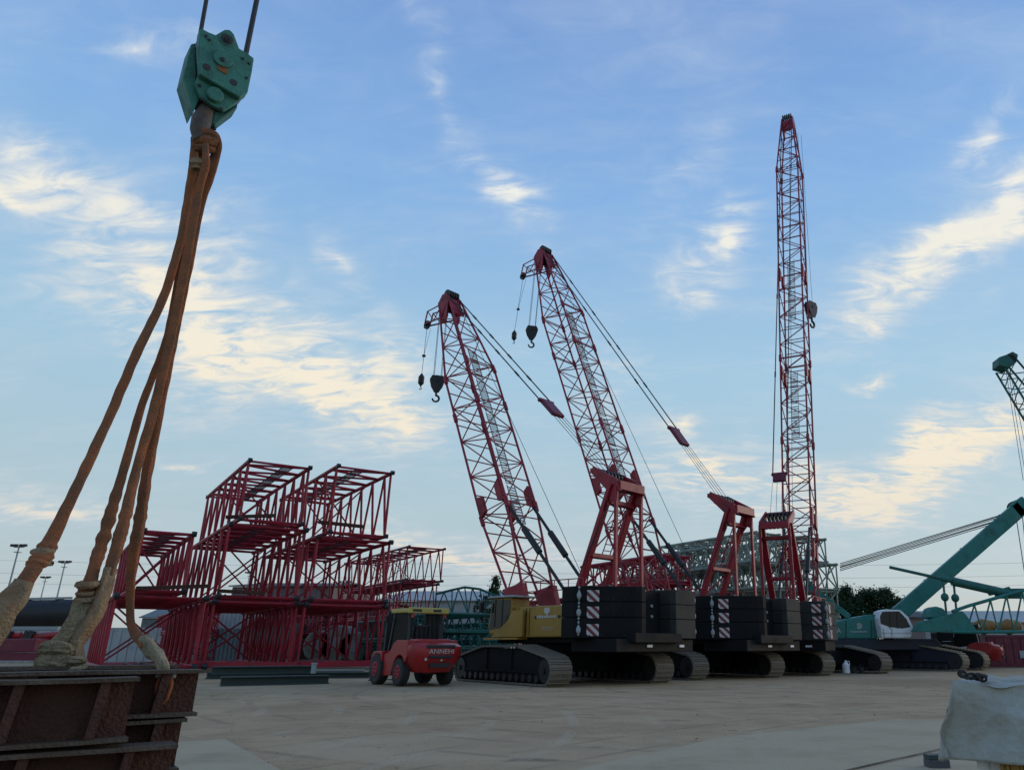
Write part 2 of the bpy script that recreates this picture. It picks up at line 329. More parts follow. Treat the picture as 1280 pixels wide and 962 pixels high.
# ---------------------------------------------------------------- lattice sections
AZL = -36.6
UL, VL = dirv(AZL), dirv(AZL+90)
def lattice_parts(root, L, W, H, nb, rc, rb, mat, joined=False, lug=True, diag=False):
    c = [(0, 0), (W, 0), (W, H), (0, H)]
    segs = []
    for f in range(4):
        (x0, z0), (x1, z1) = c[f], c[(f+1) % 4]
        for k in range(nb):
            y0, y1 = L*k/nb, L*(k+1)/nb; ym = (y0+y1)/2
            segs += [((x0, y0, z0), (x1, ym, z1)), ((x1, ym, z1), (x0, y1, z0))]
        segs += [((x0, 0, z0), (x1, 0, z1)), ((x0, L, z0), (x1, L, z1))]
    segs += [((0, 0, 0), (W/2, 0, H)), ((W/2, 0, H), (W, 0, 0))] if diag else []
    if joined:
        mb = MB()
        for q in range(6):
            y = L*q/5; segs += [((0, y, 0), (W, y, H)), ((W, y, 0), (0, y, H)), ((W*.5, y, 0), (W*.5, y, H))]
        for a, b in segs: mb.tube(a, b, rb, 5, cap=False)
        mb.build('bracing', mat, root, kind='stuff')
        mc = MB()
        for x, z in c: mc.tube((x, -.15, z), (x, L+.15, z), rc, 6)
        mc.build('chords', mat, root)
        return
    for a, b in segs: rod('brace', a, b, rb, mat, root, 6)
    if H > 2.2:
        for y in (L*.33, L*.66):
            rod('inner_brace', (0, y, 0), (W, y, H), rb*.7, mat, root, 5); rod('inner_brace', (W, y, 0), (0, y, H), rb*.7, mat, root, 5)
        wk = MB(); rnd = random.Random(int(L*7+W*31))
        x0 = W*rnd.uniform(.25, .6)
        for q in range(int(L/.3)): wk.box(x0, q*.3+.1, H-.02, x0+.6, q*.3+.16, H+.02)
        wk.box(x0-.03, .1, H-.03, x0, L-.1, H+.03).box(x0+.6, .1, H-.03, x0+.63, L-.1, H+.03); wk.build('catwalk', M_roofg, root, kind='stuff')
        for q in range(3):
            zz_ = rnd.uniform(.0, .25); rod('pendant_bar', (W*rnd.uniform(.1, .9), L*.02, .12+zz_*0), (W*rnd.uniform(.1, .9), L*rnd.uniform(.5, .95), .12), .045, M_dark, root, 5)
    for x, z in c:
        ch = rod('chord', (x, 0, z), (x, L, z), rc, mat, root, 8)
        if lug:
            for y, s in ((0, -1), (L, 1)):
                mb = MB(); mb.tube((x, y, z), (x, y+s*.22, z), rc*1.05, 8); mb.tube((x-rc*.9, y+s*.32, z), (x+rc*.9, y+s*.32, z), rc*1.15, 8)
                mb.build('pin_lug', M_dark, root, smooth=True)
def section(P, W, H, L, nb, label, mat=None, rc=.1, rb=.055, group=None, az=AZL, joined=False, name='boom_section', cat='boom section'):
    t = thing(name, label, cat, P, az, group)
    lattice_parts(t, L, W, H, nb, rc, rb, mat or M_redd, joined)
    return t
def col(px, py, Y): return at(px, py, Y)
GR = 'red lattice sections stacked in the yard'
YR = 50.0
PR = Vector((xat(376, 834, YR), YR, 0))          # near corner of the right stack on the ground
WR = solve(Vector((xat(422, 580, YR), YR, 0)), VL, 490, 592)
zt = [.12, zat(752, YR), zat(668, YR), zat(580, YR)]
def corner(px, py, Y, z): return Vector((xat(px, py, Y), Y, z))
gap = .16
def stack(cols, Y, zs, Ls, nbs, labels, rcs=(.13, .12, .11)):
    for i, ((pxa, pya, pxb), L, nb, lab) in enumerate(zip(cols, Ls, nbs, labels)):
        P = corner(pxa, pya, Y, zs[i]+gap); W = solve(Vector((P.x, Y, 0)), VL, pxb, pya)
        section(P, W, zs[i+1]-zs[i]-gap*2, L, nb, lab, rc=rcs[i]+.02, group=GR, rb=.082)
stack([(382, 752, 481), (398, 668, 488), (422, 580, 490)], YR, zt, (16, 15, 15), (7, 6, 6),
      ['large red lattice section on the ground directly left of the forklift', 'red lattice section in the middle layer of the right-hand tall stack', 'topmost red lattice section of the right-hand tall stack'])
YL = 47.2
zl = [.12, zat(748, YL), zat(652, YL), zat(573, YL)]
stack([(268, 752, 372), (288, 652, 383), (312, 573, 388)], YL, zl, (16, 15, 15), (7, 6, 6),
      ['red lattice section on the ground behind the dark steel channels', 'red lattice section in the middle layer of the left-hand tall stack', 'topmost red lattice section of the left-hand tall stack, highest of all'])
YF = 43.6
zf = [.12, zat(741, YF), zat(660, YF)]
stack([(146, 741, 258), (180, 662, 243)], YF, zf, (15, 14), (7, 6),
      ['leftmost red lattice section on the ground, partly behind the slings', 'red lattice section in the low upper layer just right of the slings'])
# far section to the right of the stacks
YB = 62
P = corner(506, 724, YB, zat(724, YB)); W = solve(Vector((P.x, YB, 0)), VL, 551, 724)
section(P, W, zat(683, YB)-P.z, 16, 9, 'small red lattice section on top, standing out right of the tall stacks', rc=.09, rb=.05, group=GR)
P2 = corner(498, 760, YB, zat(768, YB)); section(P2, W, zat(728, YB)-P2.z, 15, 9, 'small red lattice section under the one right of the tall stacks, above the forklift', rc=.09, rb=.05, group=GR)
P3 = corner(494, 810, YB, .1); section(P3, W, P2.z-.25, 15, 9, 'red lattice section standing on the ground behind the forklift', rc=.09, rb=.05, group=GR)
# flat red base frames and timbers between layers
def plank(a, b, w, h, mat, name, lab, cat, grp=None):
    m = (Vector(a)+Vector(b))/2; t = MB().beam(Vector(a)-m, Vector(b)-m, w, h).build(name, mat); t.location = m; tag(t, lab, cat, grp); return t
plank(at(240, 830, 47.0), at(372, 831, 48.6), .5, .35, M_redd, 'base_frame', 'flat red base beam along the foot of the left-hand tall stack', 'base frame')
plank(at(374, 830, 49.2), at(484, 828, 52.5), .5, .35, M_redd, 'base_frame', 'flat red base beam along the foot of the right-hand tall stack beside the forklift', 'base frame')
for (pa, pb, Y, lab) in [((282, 646), (345, 644), 47.0, 'dark timber bearer under the topmost section of the left-hand tall stack'),
                         ((398, 652), (455, 658), 49.8, 'dark timber bearer under the topmost section of the right-hand tall stack'),
                         ((170, 735), (262, 732), 43.5, 'grey timber bearer on top of the leftmost ground section'),
                         ((272, 738), (330, 741), 47.0, 'dark timber bearer between the lower layers of the left-hand tall stack')]:
    a = at(pa[0], pa[1], Y); b = at(pb[0], pb[1], Y+1.4); plank(a, b, .25, .20, M_rust, 'timber_bearer', lab, 'timber bearer', 'bearers between the sections')

# ---------------------------------------------------------------- crawler cranes
def shoe_loop(L, h, rI):
    """side profile of a crawler: long sole, raised middle of the top run, sloping ends"""
    pts = []
    hl = L/2
    pts += [(-hl+rI+hl*.50, h-.0), (hl-rI-hl*.50, h)]
    for k in range(9):
        a = PI*.42 - k*(PI*.42+PI/2)/8; pts.append((hl-rI+math.cos(a)*rI, rI+math.sin(a)*rI))
    for k in range(9):
        a = -PI/2 - k*(PI*.42+PI/2)/8; pts.append((-hl+rI+math.cos(a)*rI, rI+math.sin(a)*rI))
    return pts
def resample(pts, step):
    pts = [Vector(p) for p in pts]; pts.append(pts[0]); out = []; acc = 0
    for a, b in zip(pts, pts[1:]):
        d = (b-a).length
        while acc < d:
            out.append(((a+(b-a)*(acc/d)), (b-a).normalized())); acc += step
        acc -= d
    return out
def crawler(root, x0, x1, L, h, A, outer, blue=False):
    """track between local x0..x1, A = matrix of undercarriage in the crane's frame"""
    rI = h*.37; prof = shoe_loop(L, h, rI)
    mb = MB()
    for p, d in resample(prof, .205):
        n = Vector((-d.y, d.x))
        if True:
            c = Vector((0, p.x, p.y)); dy = Vector((0, d.x, d.y)); nn = Vector((0, n.x, n.y))
            M = Matrix(((1, 0, 0, 0), (0, dy.y, nn.y, c.y), (0, dy.z, nn.z, c.z), (0, 0, 0, 1)))
            mb.box(x0, -.092, -.055, x1, .092, .0, A @ M)
            mb.box(x0+.06, -.02, -.09, x1-.06, .03, -.05, A @ M) if False else mb.box(x0+.02, -.03, 0, x1-.02, .03, .045, A @ M)
    fr = MB(); inner = [(p[0]*.955, h*.5+(p[1]-h*.5)*.86) for p in prof]
    fr.prism([A @ Vector((x0+.14, p[0], p[1])) for p in inner], A.to_3x3() @ Vector((x1-x0-.28, 0, 0)))
    f = fr.build('track_frame', M_blue if blue else M_black, root)
    for sx in (x0+.07, x1-.15):
        m2 = MB(); m2.box(sx, -L*.40, h*.30, sx+.08, L*.40, h*.36, A); m2.box(sx, -L*.12, h*.36, sx+.06, -L*.105, h*.92, A); m2.box(sx, L*.14, h*.36, sx+.06, L*.155, h*.92, A)
        m2.build('side_rib', M_black, root)
    r = MB()
    for k in range(13):
        y = -L*.37+L*.74*k/12; r.tube(A @ Vector((x0+.03, y, h*.17)), A @ Vector((x1-.03, y, h*.17)), h*.10, 10)
    r.build('track_rollers', M_dark, root, True, kind='stuff')
    for y in (-L/2+rI, L/2-rI): MB().tube(A @ Vector((x0+.06, y, rI)), A @ Vector((x1-.06, y, rI)), rI*.8, 16).tube(A @ Vector((x0-.02, y, rI)), A @ Vector((x1+.02, y, rI)), rI*.2, 10).build('idler_wheel', M_dark, root, True)
    return mb.build('track_shoes', M_shoe, root, kind='stuff')
def boom(root, foot, tip, W, H, step, mat, foot_len=6, tip_len=5.5, rc=.060, rb=.032, walk=((.25, .8),), tipw=.85, jib=True, plates=(.33,)):
    foot = Vector(foot); tip = Vector(tip); d = tip-foot; L = d.length; d.normalize()
    X = Vector((1, 0, 0)); N = X.cross(d).normalized()   # N points back/up side
    def wh(s):
        w = W; h = H
        if s < foot_len: h = .45+(H-.45)*(s/foot_len)
        if s > L-tip_len: k = (s-(L-tip_len))/tip_len; w = W+(tipw-W)*k; h = H+(tipw-H)*k
        return w, h
    def cr(s, i):
        w, h = wh(s); sx = (-1, 1, 1, -1)[i]; sn = (-1, -1, 1, 1)[i]
        return foot+d*s+X*(sx*w/2)+N*(sn*h/2)
    nb = max(4, round(L/step)); S = [L*k/nb for k in range(nb+1)]
    mb = MB()
    knots = [0, foot_len, L-tip_len, L]
    for i in range(4):
        for a, b in zip(knots, knots[1:]): mb.tube(cr(a, i), cr(b, i), rc, 7)
    for s in (foot_len, foot_len+6.2, foot_len+12.4, L-tip_len):
        if s > L-tip_len+.1: continue
        for i in range(4): mb.tube(cr(s-.25, i), cr(s+.25, i), rc*1.75, 7)
        for i in range(4): mb.tube(cr(s, i), cr(s, (i+1) % 4), rb, 6)
    bo = mb.build('boom', mat, root, True)
    for k in range(nb):
        for f in range(4):
            i, j = f, (f+1) % 4
            if (k+f) % 2: i, j = j, i
            rod('boom_brace', cr(S[k], i), cr(S[k+1], j), rb, mat, bo, 5)
        if k: 
            rod('boom_strut', cr(S[k], 0), cr(S[k], 1), rb, mat, bo, 5); rod('boom_strut', cr(S[k], 2), cr(S[k], 3), rb, mat, bo, 5)
    # foot plates
    for sx in (-1, 1):
        p = MB(); c = foot+X*sx*W/2
        p.prism([c-d*.5-N*.3-X*.16, c-d*.5+N*.3-X*.16, c+d*2.0+N*.62-X*.16, c+d*2.3-N*.62-X*.16], X*.32); p.build('boom_foot', mat, bo, bevel=.03)
    for fr in plates:
        for sx in (-1, 1):
            for sn in (-1, 1):
                w, h = wh(L*fr); c = foot+d*L*fr+X*sx*w/2+N*sn*h/2
                MB().prism([c-d*.55-N*sn*.1-X*.09, c+d*.55-N*sn*.1-X*.09, c+d*.4-N*sn*.45-X*.09, c-d*.4-N*sn*.45-X*.09], X*.18).build('connector_plate', mat, bo)
    # walkway strip
    for a, b in walk:
        w = MB(); ns = max(2, int((b-a)*L/2.0))
        for q in range(ns):
            s0 = L*(a+(b-a)*q/ns)+.05; s1 = L*(a+(b-a)*(q+1)/ns)-.05
            c0 = foot+d*s0+N*(H*.30); c1 = foot+d*s1+N*(H*.30)
            for g in range(14): cg = c0+(c1-c0)*(g/14); w.prism([cg-X*.24, cg+X*.24, cg+X*.24+d*.065, cg-X*.24+d*.065], N*.02)
            for xx in (-.26, .24): w.prism([c0+X*xx, c0+X*(xx+.03), c1+X*(xx+.03), c1+X*xx], N*.05)
        w.build('walkway', M_walk, bo, kind='stuff')
    # head
    hd = MB(); w = tipw
    for sx in (-1, 1):
        c = tip+X*sx*w/2
        hd.prism([c-d*1.5-N*.42-X*.05, c-d*1.2-N*.05-X*.05, c-d*.3+N*.35-X*.05, c+d*.25+N*.4-X*.05, c+d*.4+N*.05-X*.05, c+d*.1-N*.5-X*.05], X*.1)
    hd.prism([tip-X*.40-d*1.3+N*.35, tip+X*.40-d*1.3+N*.35, tip+X*.40-d*.1+N*.35, tip-X*.40-d*.1+N*.35], N*.06)
    hd.build('boom_head', mat, bo)
    sh = MB()
    for q in range(5):
        x = -.32+.16*q; sh.tube(tip+X*(x-.04)-N*.25+d*.0, tip+X*(x+.04)-N*.25+d*.0, .38, 14); sh.tube(tip+X*(x-.04)+N*.3+d*.32, tip+X*(x+.04)+N*.3+d*.32, .26, 14)
    sh.build('head_sheaves', M_dark, bo, True)
    jt = None
    if jib:
        F = Vector((0, 1, 0)); Z = Vector((0, 0, 1)); b0 = tip-d*.9-N*.45; jt = tip+F*2.0-Z*.85
        mj = MB()
        for sx in (-1, 1):
            mj.tube(b0+X*sx*.35, jt+X*sx*.18, .05, 6); mj.tube(tip+X*sx*.35-N*.3, jt-F*.2+Z*.75+X*sx*.2, .04, 6); mj.tube(jt-F*.2+Z*.75+X*sx*.2, jt+X*sx*.18, .045, 6)
            mid = (b0+jt)/2; mj.tube(mid+X*sx*.27, jt-F*.2+Z*.75+X*sx*.2, .03, 5); mj.tube(mid+X*sx*.27, tip+X*sx*.35-N*.3, .03, 5)
        mj.tube(jt-X*.2, jt+X*.2, .05, 6); mj.build('tip_jib', mat, bo)
        MB().tube(jt-X*.06, jt+X*.06, .27, 14).tube(jt-X*.16, jt+X*.16, .1, 8).build('jib_sheave', M_dark, bo, True)
    return bo, cr, d, N, L, jt
def crane(origin, az_t, az_s, tip_t, tip_z, label, house=M_yel, show_cab=True, W=1.9, H=1.85, **bk):
    root = thing('crawler_crane', label, 'crawler crane', origin, az_s, 'crawler cranes with red lattice booms')
    A = Matrix.Rotation(-math.radians(az_t-az_s), 4, 'Z')
    crawler(root, -2.95, -2.0, 7.9, 1.40, A, True); crawler(root, 2.0, 2.95, 7.9, 1.40, A, True)
    MB().box(-2.05, -1.3, .40, 2.05, 1.3, 1.15, A).tube((0, 0, 1.1), (0, 0, 1.55), 1.25, 20).build('carbody', M_black, root, bevel=.04)
    MB().box(-1.5, -5.3, 1.5, 1.5, 2.3, 1.85).box(-1.35, -3.2, 1.85, 1.35, .6, 2.5).build('turntable_frame', M_black, root, bevel=.03)
    zt_ = 2.95
    for sx in (-1, 1):                            # machinery housings on both sides
        x0, x1 = (-1.75, -.95) if sx < 0 else (.95, 1.75)
        h = MB().box(x0, -2.85, 1.72, x1, 1.05, zt_).build('machinery_housing', house if sx < 0 else M_black, root, bevel=.05)
        if sx < 0:
            for y in (-.25+.35, .3, .75): MB().box(x0-.012, y, 1.8, x0-.002, y+.03, zt_-.05).build('door_gap', M_dark, h)
            for y in (-1.6, -.25): MB().tube((x0-.02, y, 2.5), (x0-.002, y, 2.5), .07, 10).build('vent', M_dark, h)
            em = MB(); em.prism([(x0-.02, -1.05, 2.86), (x0-.02, -.75, 2.86), (x0-.02, -.73, 2.70), (x0-.02, -.90, 2.58), (x0-.02, -1.07, 2.70)], (.012, 0, 0)); em.build('emblem', M_print, h)
            wd = MB(); yy = -1.4
            for q in range(8): wd.box(x0-.02, yy, 2.46, x0-.006, yy+.1, 2.56 if q % 3 else 2.58); yy += .14
            wd.box(x0-.02, -1.3, 2.08, x0-.006, -.6, 2.10); wd.box(x0-.02, -1.25, 2.0, x0-.006, -.65, 2.015); wd.build('lettering', M_print, h, kind='stuff')
    MB().box(-1.0, -2.6, 2.5, 1.0, -1.2, 3.1).tube((-.9, -2.0, 3.0), (.9, -2.0, 3.0), .5, 16).tube((-.9, -3.6, 2.9), (.9, -3.6, 2.9), .45, 16).build('winch', M_dark, root)
    # cab, front left
    if show_cab:
        x0, x1, y0, y1 = -1.95, -.9, 1.05, 2.35
        c = MB().prism([(x0, y0, 1.85), (x0, y1, 1.85), (x0, y1+.12, 2.2), (x0, y1-.12, 3.33), (x0, y0, 3.33)], (x1-x0, 0, 0)).build('cab', house, root, bevel=.06)
        g = MB(); g.prism([(x0-.015, y0+.05, 2.55), (x0-.015, y0+.55, 2.1), (x0-.015, y1+.02, 2.05), (x0-.015, y1-.16, 3.26), (x0-.015, y0+.05, 3.26)], (.02, 0, 0)); g.box(x0+.1, y1-.05, 2.4, x1-.1, y1+.02, 3.3); g.build('cab_window', M_glass, c)
        for y in (y0+.5, y0+.95): MB().box(x0-.035, y, 2.15, x0-.017, y+.05, 3.28).build('window_pillar', M_dark, c)
        MB().box(x0-.10, y0-.25, 3.335, x1+.1, y1+.05, 3.42).build('cab_roof', M_grey if house is M_yel else house, c, bevel=.03)
        MB().prism([(x0-.02, y0-.75, 1.75), (x0-.02, y1-.1, 1.75), (x0-.02, y1-.5, 2.0), (x0-.02, y0+.2, 2.35), (x0-.02, y0-.1, 2.8), (x0-.02, y0-.75, 2.8)], (.12, 0, 0)).build('cab_side_panel', house, c)
        MB().box(x0-.15, y0-.6, 1.64, x1, y1+.2, 1.72).build('cab_step', house, root)
        MB().tube((x0-.3, y1+.25, 2.9), (x0, y1, 2.9), .02, 5).box(x0-.4, y1+.2, 2.75, x0-.2, y1+.28, 3.15).build('mirror', M_dark, root)
    # railings
    r = MB()
    for sx in (-1, 1):
        x = sx*1.6
        for z in (3.55, 3.95): r.tube((x, -2.7, z), (x, .6, z), .022, 5)
        for y in (-2.7, -1.9, -1.1, -.3, .6): r.tube((x, y, 3.15), (x, y, 3.95), .022, 5)
    r.build('handrail', M_red, root)
    # counterweight: two stacks of three slabs on a tray
    z0, z1 = 1.42, 3.55
    MB().box(-2.3, -5.05, z0-.25, 2.6, -2.8, z0+.22).build('counterweight_tray', M_black, root, bevel=.03)
    lf = [(-2.84, -2.75), (-2.84, -3.35), (-2.68, -3.66), (-1.25, -5.1), (-1.0, -5.22), (-.75, -5.22), (-.75, -2.75)]
    rf = [(x*-1, y) for x, y in lf]; rf = [(2.75, -2.75), (2.75, -4.95), (2.6, -5.2), (1.2, -5.22), (1.1, -5.0), (1.1, -2.75)]
    zs = [z0+.24, z0+.98, z0+1.55, z1]
    for fi, (fp, mt) in enumerate(((lf, M_black), (rf, M_greyw))):  # right stack is a lighter grey than the left
        for a, b in zip(zs, zs[1:]):
            MB().prism([(x, y, a+.006) for x, y in fp], (0, 0, b-a-.012)).build('counterweight_slab', mt, root, bevel=.03)
    for sx in (-1, 1):
        for zq in zs[1:]:
            for yq in (-3.1, -4.0): MB().tube((sx*1.5-.12, yq, zq+.02), (sx*1.5+.12, yq, zq+.02), .07, 8).build('lifting_lug', M_dark, root)
    bt = MB()
    for zq in zs[:-1]:
        for q in range(4):
            f = .15+.22*q; x = -2.68+1.43*f; y = -3.66-1.44*f; bt.sphere((x-.01, y-.01, zq+.10), .035, 6, 4)
    bt.build('slab_bolts', M_greyw, root, kind='stuff')
    zc = [1.95+.0, 2.58, 3.18]
    p0 = Vector((-2.68, -3.66, 0)); p1 = Vector((-1.25, -5.1, 0)); dd = (p1-p0).normalized(); nn = Vector((-dd.y, dd.x, 0)); nn = nn if nn.dot(Vector((-1, -1, 0))) > 0 else -nn
    HZ = UNIT.get('haz') or MB().box(-.5, -.5, -.5, .5, .5, .5).mesh('plate', M_haz); UNIT['haz'] = HZ
    for z in zc:
        for c, dx, n_ in ((p0+dd*.42, dd, nn), (Vector((2.75, -4.3, 0)), Vector((0, 1, 0)), Vector((1, 0, 0)))) + (((Vector((2.3, -5.215, 0)), Vector((1, 0, 0)), Vector((0, -1, 0))),) if az_s > 0 else ()):
            o = bpy.data.objects.new('warning_plate', HZ); COL.objects.link(o); o.parent = root; c = c+n_*.02
            o.matrix_basis = Matrix(((dx.x*.46, n_.x*.02, 0, c.x), (dx.y*.46, n_.y*.02, 0, c.y), (0, 0, .42, z), (0, 0, 0, 1)))
    for x, y in ((-2.80, -3.62), (2.78, -5.0)):
        ch = MB()
        for k in range(13): ch.sphere((x, y, 1.8+k*.14), .04, 6, 4, (1, 1, 1.5))
        for k in range(3): ch.sphere((x-.02, y-.02, 1.95+k*.62), .09, 8, 5, (1, 1, 1.6))
        ch.build('lifting_chain', M_grey, root)
    # recess: ladder, lamps
    MB().box(-.74, -4.5, z0, 1.09, -4.4, z1-.1).build('rear_panel', M_black, root)
    for z in (1.9, 2.3): MB().tube((.5, -4.56, z+.6), (.5, -4.5, z+.6), .06, 10).build('rear_lamp', M_grey, root)
    for x in (-.5, 1.6): MB().box(x, -5.09, 1.34, x+.32, -5.052, 1.43).build('reflector', M_white, root)
    # gantry
    zb = 3.2; yl, yp = -1.5, -3.6; hz = 7.8
    legs = []
    for sx in (-1, 1):
        MB().beam((sx*.85, yl, zb-.3), (sx*.80, yp+.1, hz), .20, .34, Vector((1, 0, 0))).build('gantry_leg', M_red, root, bevel=.03)
        MB().beam((sx*.85, yp-.15, zb-.2), (sx*.82, yp-.15, hz-.15), .12, .16, Vector((1, 0, 0))).build('gantry_post', M_red, root, bevel=.02)
    for f in (.38, .84):
        m0 = Vector((0, yl+(yp-yl)*f, zb+(hz-zb)*f)); MB().beam(m0+Vector((-.8, 0, 0)), m0+Vector((.8, 0, 0)), .34, .20).build('gantry_crossbeam', M_red, root, bevel=.04)
    for sx in (-.82, .82):
        MB().prism([(sx-.04, yl+(yp-yl)*.72, zb+(hz-zb)*.72), (sx-.04, yp+.25, hz-.2), (sx-.04, yp-.25, hz-.2), (sx-.04, yp-.2, hz-.9), (sx-.04, yp+.1, hz-.75)], (.08, 0, 0)).build('gusset', M_red, root)
    for a_, b_ in (((-.8, yl-.1, zb+.3), (.8, yl+(yp-yl)*.36, zb+(hz-zb)*.36)), ((-.8, yl+(yp-yl)*.4, zb+(hz-zb)*.4), (.8, yl+(yp-yl)*.8, zb+(hz-zb)*.8))): rod('gantry_brace', a_, b_, .035, M_red, root, 6)
    MB().path([(-.95, yl, zb), (-1.0, yl-.8, zb+1.6), (-.95, yp+.2, hz-1.0), (-.9, yp+.3, hz-.1)], .03, 6).build('hose', M_dark, root, True)
    ld = MB()
    for q in range(8):
        f = .38+q*.055; m2 = Vector((.2, yl+(yp-yl)*f, zb+(hz-zb)*f)); ld.tube(m2+Vector((-.25, 0, 0)), m2+Vector((.25, 0, 0)), .02, 5)
    for sx in (-.05, .45): ld.tube((sx, yl+(yp-yl)*.36, zb+(hz-zb)*.36), (sx, yl+(yp-yl)*.8, zb+(hz-zb)*.8), .025, 5)
    ld.build('ladder', M_red, root)
    hd = MB()
    for sx in (-.8, .8):
        hd.prism([(sx-.05, yp-.40, hz-.35), (sx-.05, yp+.30, hz-.30), (sx-.05, yp+1.25, hz+.6), (sx-.05, yp+1.15, hz+.9), (sx-.05, yp-.2, hz+.15)], (.1, 0, 0))
    hd.beam((-.8, yp+1.2, hz+.72), (.8, yp+1.2, hz+.72), .3, .2); hd.beam((-.8, yp-.2, hz-.1), (.8, yp-.2, hz-.1), .35, .35)
    hd.build('gantry_head', M_red, root)
    for yy, zz_ in ((yp+.9, hz+.5), (yp+.2, hz)):
        for q in range(6): x = -.55+.22*q; MB().tube((x-.05, yy, zz_), (x+.05, yy, zz_), .26, 14).build('gantry_sheave', M_dark, root, True)
    # boom
    foot = Vector((0, 1.1, 1.95)); tip = Vector((0, 1.1+tip_t, tip_z))
    bo, cr, d, N, L, jt = boom(root, foot, tip, W, H, bk.pop('step', 1.08), M_red, **bk)
    # backstops
    for sx in (-1, 1):
        s = min(L*.30, 6.2); a = foot+d*s+Vector((sx*W*.45, 0, 0))+N*.8; b = Vector((sx*.8, -1.3, 3.2)); m = a+(b-a)*.42
        bs = MB(); bs.tube(a, b, .075, 8); bs.tube(a+(b-a)*.30, a+(b-a)*.55, .14, 10); bs.build('backstop', M_dark, root, True)
    # pendants, equaliser, ropes
    X = Vector((1, 0, 0)); hp = Vector((0, yp+1.0, hz+.75)); tp = tip+N*.45-d*.1
    e = tp+(hp-tp)*(.66 if L < 25 else .78) if L < 35 else tp+(hp-tp)*.93
    dl = (hp-tp).normalized(); e2 = e+dl*1.25 if L < 35 else e+dl*.5
    for sx in (-1, 1): rod('pendant_line', tp+X*sx*.42, e+X*sx*.42, .035, M_rope, root, 6)
    for sx in (-1, 1):
        for q in range(4): c = tp+(e-tp)*(.18+.2*q)+X*sx*.42; rod('pendant_joint', c-dl*.2, c+dl*.2, .055, M_dark, root, 6)
    eq = MB(); eq.beam(e-dl*.1, e2, .8, .2, N); eq.beam(e+X*-.5, e+X*.5, .2, .2); eq.build('equalizer', M_maroon, root, bevel=.06)
    for q in range(4):
        x = -.42+.28*q; rod('luffing_rope', e2+X*x, hp+X*x*1.2, .013, M_rope, root, 5)
    rod('hoist_rope', tip+N*.4+X*.2, Vector((.2, -1.6, 3.3)), .014, M_rope, root, 5); 
    return root, tip, jt, d
def hook(P_top, P, lab, s=1.0, ropes=4, lines_from=None, lean=0.0, az=0):
    t = thing('hook_block', lab, 'hook block', P, az, 'hook blocks hanging from the red booms')
    b = MB()
    for x in (-.17, .14): b.prism([Vector((x, -.36, 0))*s, Vector((x, .36, 0))*s, Vector((x, .5, -.3))*s, Vector((x, .38, -.75))*s, Vector((x, .14, -1.15))*s, Vector((x, -.14, -1.15))*s, Vector((x, -.38, -.75))*s, Vector((x, -.5, -.3))*s], Vector((.05, 0, 0))*s)
    b.tube(Vector((-.22, 0, -.35))*s, Vector((.22, 0, -.35))*s, .09*s, 8); b.build('cheek_plates', M_dark, t)
    sv = MB()
    for x in (-.08, 0, .08): sv.tube(Vector((x-.03, 0, -.33))*s, Vector((x+.03, 0, -.33))*s, .38*s, 14)
    sv.build('sheave', M_greyw, t, True)
    h = [(0, -1.1), (0, -1.35)]+[(.22*math.sin(a), -1.62+.22*math.cos(a)) for a in [k*PI*1.5/10 for k in range(11)]]
    MB().path([Vector((0, y, z))*s for y, z in h], lambda q: .075*s*(1-.35*max(0, q-.4)), 8, side=Vector((1, 0, 0))).build('hook', M_dark, t, True)
    for q in range(ropes):
        y = (-.28, .28, -.22, .22)[q]; x = (-.06, -.06, .06, .06)[q]
        top = Vector(P_top)-Vector(P); R = Matrix.Rotation(math.radians(az), 4, 'Z'); top = R @ top
        rod('rope', Vector((x*s, y*s, -.3*s)), top+Vector((x, y*.8, 0)), .014, M_rope, t, 5)
    return t
def ball(P_top, P, lab):
    t = thing('hook_ball', lab, 'overhaul ball', P, 0, 'overhaul balls hanging from the jib tips')
    MB().tube((0, 0, .12), (0, 0, -.3), .17, 10).tube((0, 0, .3), (0, 0, .12), .05, 8, .15).tube((0, 0, -.3), (0, 0, -.45), .15, 8, .05).build('weight', M_dark, t, True)
    MB().path([(0, 0, -.42), (0, 0, -.52), (.07, 0, -.6), (.0, 0, -.68), (-.07, 0, -.62)], .028, 6).build('hook', M_dark, t, True)
    top = Vector(P_top)-Vector(P)
    rod('rope', (0, 0, .2), top, .014, M_rope, t, 5); rod('rope', top*.45, top+Vector((.22, 0, 0)), .010, M_rope, t, 5)
    MB().tube(top*.45-Vector((0, 0, .05)), top*.45+Vector((0, 0, .05)), .11, 8).build('rope_clamp', M_dark, t)
    return t
def loc2w(o, v): return Matrix.Translation(o.location) @ Matrix.Rotation(o.rotation_euler.z, 4, 'Z') @ Vector(v)
AZ_S = -51
cA, tipA, jA, dA = crane((-3.05, 34.2, 0), -38, AZ_S, 8.65, 20.3, 'nearest crawler crane, ochre cab and housing, red lattice boom leaning left', M_yel)
cB, tipB, jB, dB = crane((2.53, 39.9, 0), -38, AZ_S, 10.04, 26.9, 'second crawler crane, black housing, longer red boom leaning left above the first', M_black, show_cab=False)
cC, tipC, jC, dC = crane((9.5, 45.6, 0), -38, 26, 6.9, 42.6, 'crawler crane with the tallest red boom, standing almost upright', M_black, show_cab=False, jib=False, step=1.15, W=1.7, H=1.45, plates=(.12, .17, .42, .62), walk=((.30, .42), (.52, .65)))
